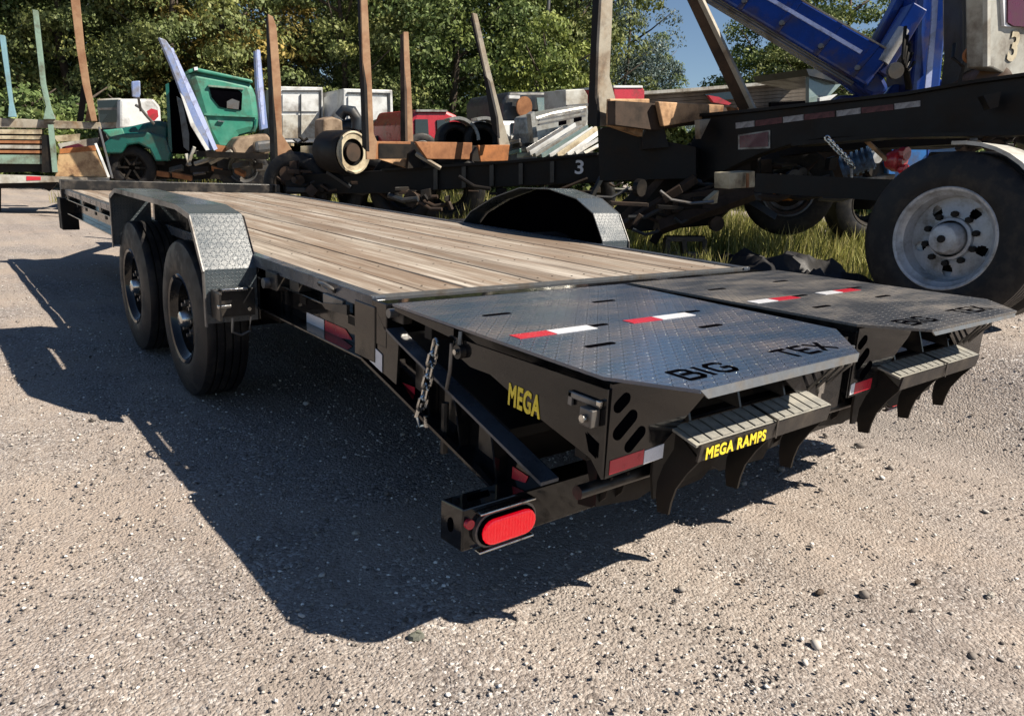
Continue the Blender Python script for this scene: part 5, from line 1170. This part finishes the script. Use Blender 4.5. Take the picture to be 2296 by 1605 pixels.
lm = MB().disc(at(2177, 124, 5.3), facing(-5), .055, .04, 24).build('round_marker_lamp', M['rust_bright'], HB)
MB().disc(at(2177, 124, 5.25), facing(-5), .012, .02, 12).build('lamp_screw', M['dark'], lm)
MB().tube([at(2140, 100, 5.3), at(2136, 130, 5.2), at(2160, 150, 5.2), at(2150, 190, 5.2)], .012, 8).build('cable', M['dark'], HB, smooth=True)
AT = thing('amber_brown_tank', 'round dark amber tank end sitting on the beam below the grey headboard', 'tank', (at(2222, 215, 5.0).x, at(2222, 215, 5.0).y, at(2222, 225, 5.0).z))
c = at(2222, 190, 5.3); MB().lathe([(-.5, 0), (-.5, .13), (.0, .135), (.04, .12), (.06, .07), (.065, 0)], c, facing(-12), 28).build('tank_shell', basic('dark_amber_paint', (.10, .045, .012), .5, 0, c2=(.04, .02, .01)), AT, smooth=True)
slab('tank_skirt', [(2205, 215), (2245, 205), (2238, 240), (2220, 245)], 5.0, .1, M['dark'], AT, yaw=-12)

# ------------------------------------------------------------------ blue lorry and machine parts under the high trailer
BL = thing('blue_lorry', 'bright sky blue lorry side glimpsed beneath the high beam', 'lorry', (at(2090, 380, 8.6).x, at(2090, 380, 8.6).y, .38))
slab('side_panel', [(1990, 315), (2150, 300), (2152, 345), (2060, 400), (1990, 400)], 8.4, 1.6, M['blue_light'], BL, yaw=18, bev=.02)
slab('panel_seam', [(2072, 306), (2075, 306), (2075, 395), (2072, 395)], 8.3, .02, M['blue'], BL, yaw=18, off=.05)
slab('rear_panel', [(2176, 298), (2216, 296), (2216, 326), (2176, 330)], 8.2, 1.0, M['blue_light'], BL, yaw=18, bev=.02)
slab('chassis', [(1900, 395), (2240, 395), (2240, 470), (1900, 470)], 8.9, 1.0, M['dark'], BL, yaw=0)
for q in ((1960, 455), (2200, 440)): wheel(BL, at(*q, 8.3), facing(10), .45, .3, .25, M['rubber'], M['dark'], name='tyre', lod=1)
BM = thing('blue_pump', 'dirty blue ribbed pump body hanging beneath the high beam next to a red coupling', 'pump', (at(1920, 368, 6.4).x, at(1920, 368, 6.4).y, at(1920, 395, 6.4).z))
a, b = at(1886, 378, 6.3), at(1958, 352, 6.2); MB().tube([a, b], .085, 18).build('pump_body', M['blue_dirty'], BM, smooth=True)
for k in range(6):
    q = a.lerp(b, (k + .5) / 6); dv = (b - a).normalized(); MB().lathe([(-.008, .08), (-.008, .1), (.008, .1), (.008, .08)], q, dv, 18).build('rib', M['blue_dirty'], BM, smooth=True)
MB().disc(b, facing(20), .05, .05, 14).build('end_cap', M['alum'], BM)
RC = thing('red_coupling', 'scarlet hydraulic coupling beside the big tyre under the high beam', 'coupling', (at(2012, 362, 5.9).x, at(2012, 362, 5.9).y, at(2012, 390, 5.9).z))
c = at(2012, 360, 5.8)
MB().lathe([(-.07, .0), (-.07, .06), (-.02, .085), (.02, .085), (.03, .05), (.06, .045), (.06, 0)], c, facing(35), 18).build('coupling_body', M['red'], RC, smooth=True)
MB().disc(c + Vector((0, 0, .05)) + facing(30) * .02, facing(30), .05, .05, 10).build('coupling_lug', M['red'], RC)
MB().disc(c + facing(20) * .03 - Vector((0, 0, .06)) + RD * .01, facing(30), .035, .05, 10).build('coupling_port', M['tape_red'], RC)
stick('push_rod', (1938, 312), (1990, 360), 6.0, 5.8, 7, .03, M['rust_tan'], RC)
CB = thing('concrete_block', 'rough pale grey block under the trailer, left of the big tyre', 'block', (at(1970, 412, 7).x, at(1970, 412, 7).y, at(1970, 430, 7).z))
slab('block', [(1930, 400), (2012, 390), (1996, 424), (1940, 428)], 6.8, .25, M['white_dirty'], CB, yaw=10, bev=.02)

# ------------------------------------------------------------------ black sheeting and small box behind the ramps
def mound(name, label, cat, cx, cy, rx, ry, h, mat, seed, rot=0):
    k = np.random.default_rng(seed); n = 26; vs = []; fs = []
    ph = k.uniform(0, 6, 6)
    for i in range(n + 1):
        for j in range(n + 1):
            u, v = i / n * 2 - 1, j / n * 2 - 1; r = math.hypot(u, v)
            z = max(0, 1 - r ** 2.2) * h * (1 + .35 * math.sin(7 * u + ph[0] + 3 * math.sin(4 * v + ph[1])) + .25 * math.sin(13 * v + ph[2] + 2 * math.sin(9 * u))) + .02 * k.uniform(-1, 1) * (r < .9)
            x = cx + rx * (u * math.cos(rot) - v * math.sin(rot) * ry / rx); y = cy + ry * (v * math.cos(rot) + u * math.sin(rot) * rx / ry)
            vs.append((x, y, float(gz(x, y)) - .03 + z))
    for i in range(n):
        for j in range(n): q = i * (n + 1) + j; fs.append((q, q + n + 1, q + n + 2, q + 1))
    o = MB().add(vs, fs).build(name, mat, smooth=True); tag(o, label, cat); return o
q = at(1700, 590, 5.4); mound('black_sheeting', 'crumpled black sheeting heaped on the bank just behind the right ramp', 'sheeting', 4.45, 1.25, .42, 1.0, .17, M['tarp'], 3, .15)
mound('black_sheeting', 'low fold of black sheeting at the foot of the grass, left of the big tyre', 'sheeting', 3.65, .35, .40, .65, .17, M['tarp'], 9, .3)
SB = thing('black_steel_frame', 'small open black steel frame standing beyond the deck corner behind the right fender', 'steel frame', (at(1535, 570, 5.6).x, at(1535, 570, 5.6).y, .2))
for pq in (((1492, 535), (1578, 535)), ((1492, 572), (1578, 572)), ((1494, 535), (1494, 575)), ((1576, 535), (1576, 575)), ((1530, 535), (1534, 572))):
    stick('frame_bar', *pq, 6.6, 6.6, 11, .14, M['black_dusty'], SB, yaw=0)

# ------------------------------------------------------------------ utility pole
UP = thing('utility_pole', 'thin grey utility pole in front of the trees above the yellow green tree', 'utility pole', (at(1226, 300, 30).x, at(1226, 300, 30).y, 0))
b0 = at(1225, 90, 30); MB().tube([(b0.x, b0.y, 0), (b0.x, b0.y, b0.z), (b0.x, b0.y, 12)], .085, 10, .07).build('pole', M['steelgrey'], UP, smooth=True)
MB().beam((b0.x - .8, b0.y, 11.3), (b0.x + .8, b0.y, 11.3), .1, .1).build('crossarm', M['bark'], UP)

# ------------------------------------------------------------------ trees
def crown_mesh(name, seed, n, h0, h1, rad, leaf, mat, conic=0, clumps=70, gap=.0):
    k = np.random.default_rng(seed)
    cen = []
    while len(cen) < clumps:
        p = k.uniform(-1, 1, 3); r = np.linalg.norm(p)
        if r > 1 or r < .35: continue
        t = (p[2] + 1) / 2; w = 1 - conic * t
        cen.append((p[0] * rad * w, p[1] * rad * w, h0 + (h1 - h0) * t, k.uniform(.6, 1.25)))
    cen = np.array(cen)
    idx = k.integers(0, clumps, n); c = cen[idx]
    d = k.normal(size=(n, 3)); d[:, 2] = np.abs(d[:, 2]) * .9 - .25; d /= np.linalg.norm(d, axis=1)[:, None]
    rr = c[:, 3] * k.uniform(.45, 1.05, n) ** .6 * rad / 4.1
    P = c[:, :3] + d * rr[:, None] * np.array([1.15, 1.15, .75])
    nn = d + k.normal(size=(n, 3)) * .55; nn /= np.linalg.norm(nn, axis=1)[:, None]
    a = np.cross(nn, k.normal(size=(n, 3))); a /= np.linalg.norm(a, axis=1)[:, None]; b = np.cross(nn, a)
    s = (leaf * k.uniform(.6, 1.35, n))[:, None]
    V = np.stack([P - a * s, P + b * s * .55 + nn * s * .15, P + a * s, P - b * s * .55 + nn * s * .15], 1).reshape(-1, 3)
    me = bpy.data.meshes.new(name); me.vertices.add(len(V)); me.vertices.foreach_set('co', V.ravel())
    me.loops.add(4 * n); me.loops.foreach_set('vertex_index', np.arange(4 * n)); me.polygons.add(n)
    me.polygons.foreach_set('loop_start', np.arange(0, 4 * n, 4)); me.polygons.foreach_set('loop_total', np.full(n, 4)); me.update(calc_edges=True)
    me.materials.append(mat); return me
def trunk_mesh(name, seed, h0, h1, rad):
    k = np.random.default_rng(seed); m = MB()
    top = h0 + (h1 - h0) * .8
    pts = [Vector((.12 * math.sin(z), .12 * math.cos(z * 1.3), z)) for z in np.linspace(-.2, top, 7)]
    m.tube(pts, .20, 9, .05)
    for i in range(11):
        z = h0 * .8 + (top - h0 * .8) * i / 11; a = k.uniform(0, 6.28); L = rad * k.uniform(.5, .95)
        p = Vector((0, 0, z)); e = Vector((math.cos(a) * L, math.sin(a) * L, z + L * k.uniform(.3, .8)))
        m.tube([p, p.lerp(e, .5) + Vector((0, 0, -.1)), e], .07, 6, .015)
    v = [tuple(p) for p in m.v]; me = bpy.data.meshes.new(name); me.from_pydata(v, [], m.f); me.update(); box_uv(me)
    me.polygons.foreach_set('use_smooth', [True] * len(me.polygons)); me.materials.append(M['bark']); return me
KIND = {}
for nm, mt, sd, n, h0, h1, rad, lf, con, cl in (
    ('olive', 'leaf_olive', 1, 30000, .5, 11.5, 3.9, .085, .25, 110), ('green', 'leaf_green', 2, 30000, .6, 12, 3.8, .085, .3, 110),
    ('blue', 'leaf_blue', 3, 18000, 1.0, 13, 4.0, .085, .35, 95), ('amber', 'leaf_amber', 4, 28000, .4, 10.5, 3.4, .085, .45, 95),
    ('lime', 'leaf_lime', 5, 15000, .3, 6.0, 2.6, .08, .45, 60), ('shrub', 'leaf_green', 6, 9000, .1, 2.4, 2.4, .08, .2, 40)):
    KIND[nm] = (crown_mesh('crown', sd, n, h0, h1, rad, lf, M[mt], con, cl), trunk_mesh('trunk', sd, max(h0, 1.0), h1, rad))
def tree(px, d, kind, s, label, rz, sz=1.0, cat='tree', grp='trees standing beyond the yard', mat=None):
    p = at(px, 380, d); t = thing('shrub' if cat == 'shrub' else kind_name(kind), label, cat, (p.x, p.y, 0), grp)
    for nm, me in (('crown', KIND[kind][0]), ('trunk', KIND[kind][1])):
        o = bpy.data.objects.new(nm, me); COL.objects.link(o); o.parent = t
    t.rotation_euler = (0, 0, rz); t.scale = (s, s, s * sz)
def kind_name(k): return {'olive': 'broadleaf_tree', 'green': 'broadleaf_tree', 'blue': 'pine_tree', 'amber': 'autumn_tree', 'lime': 'young_tree'}[k]
for px, d, kind, s, sz, lab in (
    (-60, 27, 'green', 1.0, 1.0, 'dark green tree at the extreme left edge behind the pale blue stake'),
    (60, 30, 'olive', 1.05, 1.0, 'olive tree behind the second pale green stake at far left'),
    (170, 27, 'olive', .95, 1.05, 'sunlit yellow olive tree above the white truck on the left'),
    (300, 31, 'green', 1.05, 1.0, 'tall green tree rising behind the tip of the long blue stake'),
    (410, 26, 'olive', .85, 1.1, 'dense olive tree directly behind the green cab roof'),
    (505, 29, 'amber', 1.15, 1.05, 'amber tinted autumn tree right of the green cab'),
    (350, 40, 'blue', 1.1, 1.0, 'dark pine far behind the green truck'),
    (610, 40, 'blue', 1.1, .95, 'thin bluish pine with sky showing through, behind the rust brown stake'),
    (690, 44, 'blue', 1.1, .9, 'farther bluish pine above the square white box trailer'),
    (640, 31, 'lime', .85, .8, 'low yellow green tree behind the square white box trailer'),
    (770, 29, 'olive', .88, 1.0, 'mid height olive tree left of the tallest middle stake'),
    (850, 38, 'green', 1.15, 1.1, 'tall dark tree behind the tallest middle stake'),
    (940, 42, 'blue', 1.1, 1.1, 'dark blue green pine above the red car'),
    (1010, 30, 'green', 1.0, 1.0, 'dense green tree between the rusty stake and the leaning tan stake'),
    (1120, 34, 'green', 1.1, 1.05, 'leafy green tree behind the leaning tan stake'),
    (1215, 27, 'lime', .88, 1.15, 'bright yellow green young tree below the utility pole'),
    (1270, 33, 'olive', .95, 1.15, 'olive tree between the utility pole and the tall dark stake'),
    (1385, 35, 'blue', .66, 1.25, 'dark bluish tree immediately right of the tall dark stake'),
    (1440, 38, 'green', .55, 1.15, 'shorter tree whose sloping crown edges the blue sky gap'),
    (1545, 44, 'blue', .42, .85, 'sparse low tree inside the blue sky gap'),
    (1700, 33, 'green', .78, .95, 'dark tree behind the lower blue boom'),
    (1790, 30, 'olive', .72, .85, 'olive green tree above the long shed'),
    (1850, 33, 'green', .95, .92, 'green tree in the angle between boom and mast'),
    (1930, 27, 'olive', .66, .80, 'low sunlit tree just left of the blue mast'),
    (2080, 36, 'blue', .8, .8, 'bluish tree hidden behind the blue mast'),
    (2200, 30, 'green', 1.0, 1.0, 'green tree behind the grey headboard at the right edge'),
    (1760, 46, 'blue', .9, 1.0, 'far pine showing above the shed and boom'),
    (1270, 46, 'green', 1.0, 1.0, 'far green tree glimpsed behind the tall dark stake'),
    (420, 46, 'green', 1.1, 1.1, 'far tree filling the skyline behind the autumn tree'),
    (850, 48, 'green', 1.1, 1.0, 'far tree filling the skyline above the pale blue white box trailer'),
    (200, 42, 'green', 1.2, 1.1, 'far tree filling the skyline behind the rust brown left stake'),
    (1060, 47, 'olive', 1.2, 1.1, 'far olive tree on the skyline above the leaning tan stake')):
    tree(px, d, kind, s, lab, (px * 1.7) % 6.28, sz)
for px, d, s, lab in ((30, 20, .9, 'bushy shrub behind the slatted left trailer'), (150, 21, 1.0, 'bushy shrub behind the orange end panel'), (420, 24, 1.1, 'shrub behind the green truck cab'),
    (600, 31, 1.1, 'shrub left of the square white box trailer'), (740, 31, 1.1, 'shrub between the two white box trailers'), (900, 30, 1.0, 'shrub right of the corner on white box trailer'),
    (1010, 26, .9, 'shrub above the red car roof'), (1110, 26, 1.0, 'shrub behind the dark truck cab'), (1240, 22, 1.1, 'shrub behind the pale crate'), (1390, 24, 1.2, 'shrub behind the crimson container'),
    (1530, 27, 1.2, 'shrub behind the left end of the shed'), (1720, 25, 1.3, 'shrub behind the right end of the shed'), (1900, 22, 1.3, 'shrub left of the blue mast'), (2080, 20, 1.3, 'shrub behind the blue mast base'), (2260, 18, 1.3, 'shrub at the right edge under the trees')):
    tree(px, d, 'shrub', s, lab, (px * .9) % 6.28, 1.0, 'shrub', 'shrubs along the foot of the trees')

# ------------------------------------------------------------------ dry grass on the bank and under the trailers
def grass(name, label, areas, seed):
    k = np.random.default_rng(seed); V = []
    for (x0, x1, y0, y1, n, h0, h1) in areas:
        nt = n // 14; tx = k.uniform(x0, x1, nt); ty_ = k.uniform(y0, y1, nt); th = k.uniform(h0, h1, nt)
        i = np.repeat(np.arange(nt), 14); m = len(i)
        x = tx[i] + k.normal(size=m) * .05; y = ty_[i] + k.normal(size=m) * .05; h = th[i] * k.uniform(.4, 1.15, m)
        a = k.uniform(0, 6.28, m); w = k.uniform(.003, .007, m); l = k.uniform(.05, .5, m) * h; la = k.uniform(0, 6.28, m); z = gz(x, y) - .01
        p0 = np.stack([x - np.cos(a) * w, y - np.sin(a) * w, z], 1); p1 = np.stack([x + np.cos(a) * w, y + np.sin(a) * w, z], 1)
        mid = np.stack([x + np.cos(la) * l * .35, y + np.sin(la) * l * .35, z + h * .6], 1); tip = np.stack([x + np.cos(la) * l, y + np.sin(la) * l, z + h], 1)
        ww = np.stack([np.cos(a) * w * .8, np.sin(a) * w * .8, 0 * w], 1)
        V.append(np.stack([p0, p1, mid + ww, mid - ww, tip], 1))
    V = np.concatenate(V); n = len(V); base = np.arange(n)[:, None] * 5
    q = (base + np.array([0, 1, 2, 3])); t = (base + np.array([3, 2, 4]))
    me = bpy.data.meshes.new(name); me.from_pydata(V.reshape(-1, 3).tolist(), [], q.tolist() + t.tolist()); me.update()
    o = link_mesh(name, me, M['grass'], None, (0, 0, 0)); tag(o, label, 'grass', kind='stuff')
grass('dry_grass', 'tall dry yellow green grass on the bank under the log trailers', [(4.7, 7.4, .6, 4.5, 16000, .10, .40), (3.3, 4.6, 1.6, 4.5, 5000, .06, .25), (3.0, 9.5, 4.5, 11, 26000, .10, .4), (6.5, 12, 0, 6, 12000, .1, .4), (2.9, 4.0, 2.5, 6, 5000, .05, .2), (3.0, 4.6, 4.4, 6.4, 7000, .15, .42)], 5)
grass('far_weeds', 'thin weeds growing round the wrecks at the back of the yard', [(1.0, 12, 8, 16, 22000, .08, .35), (5, 24, 10, 24, 16000, .1, .5)], 6)
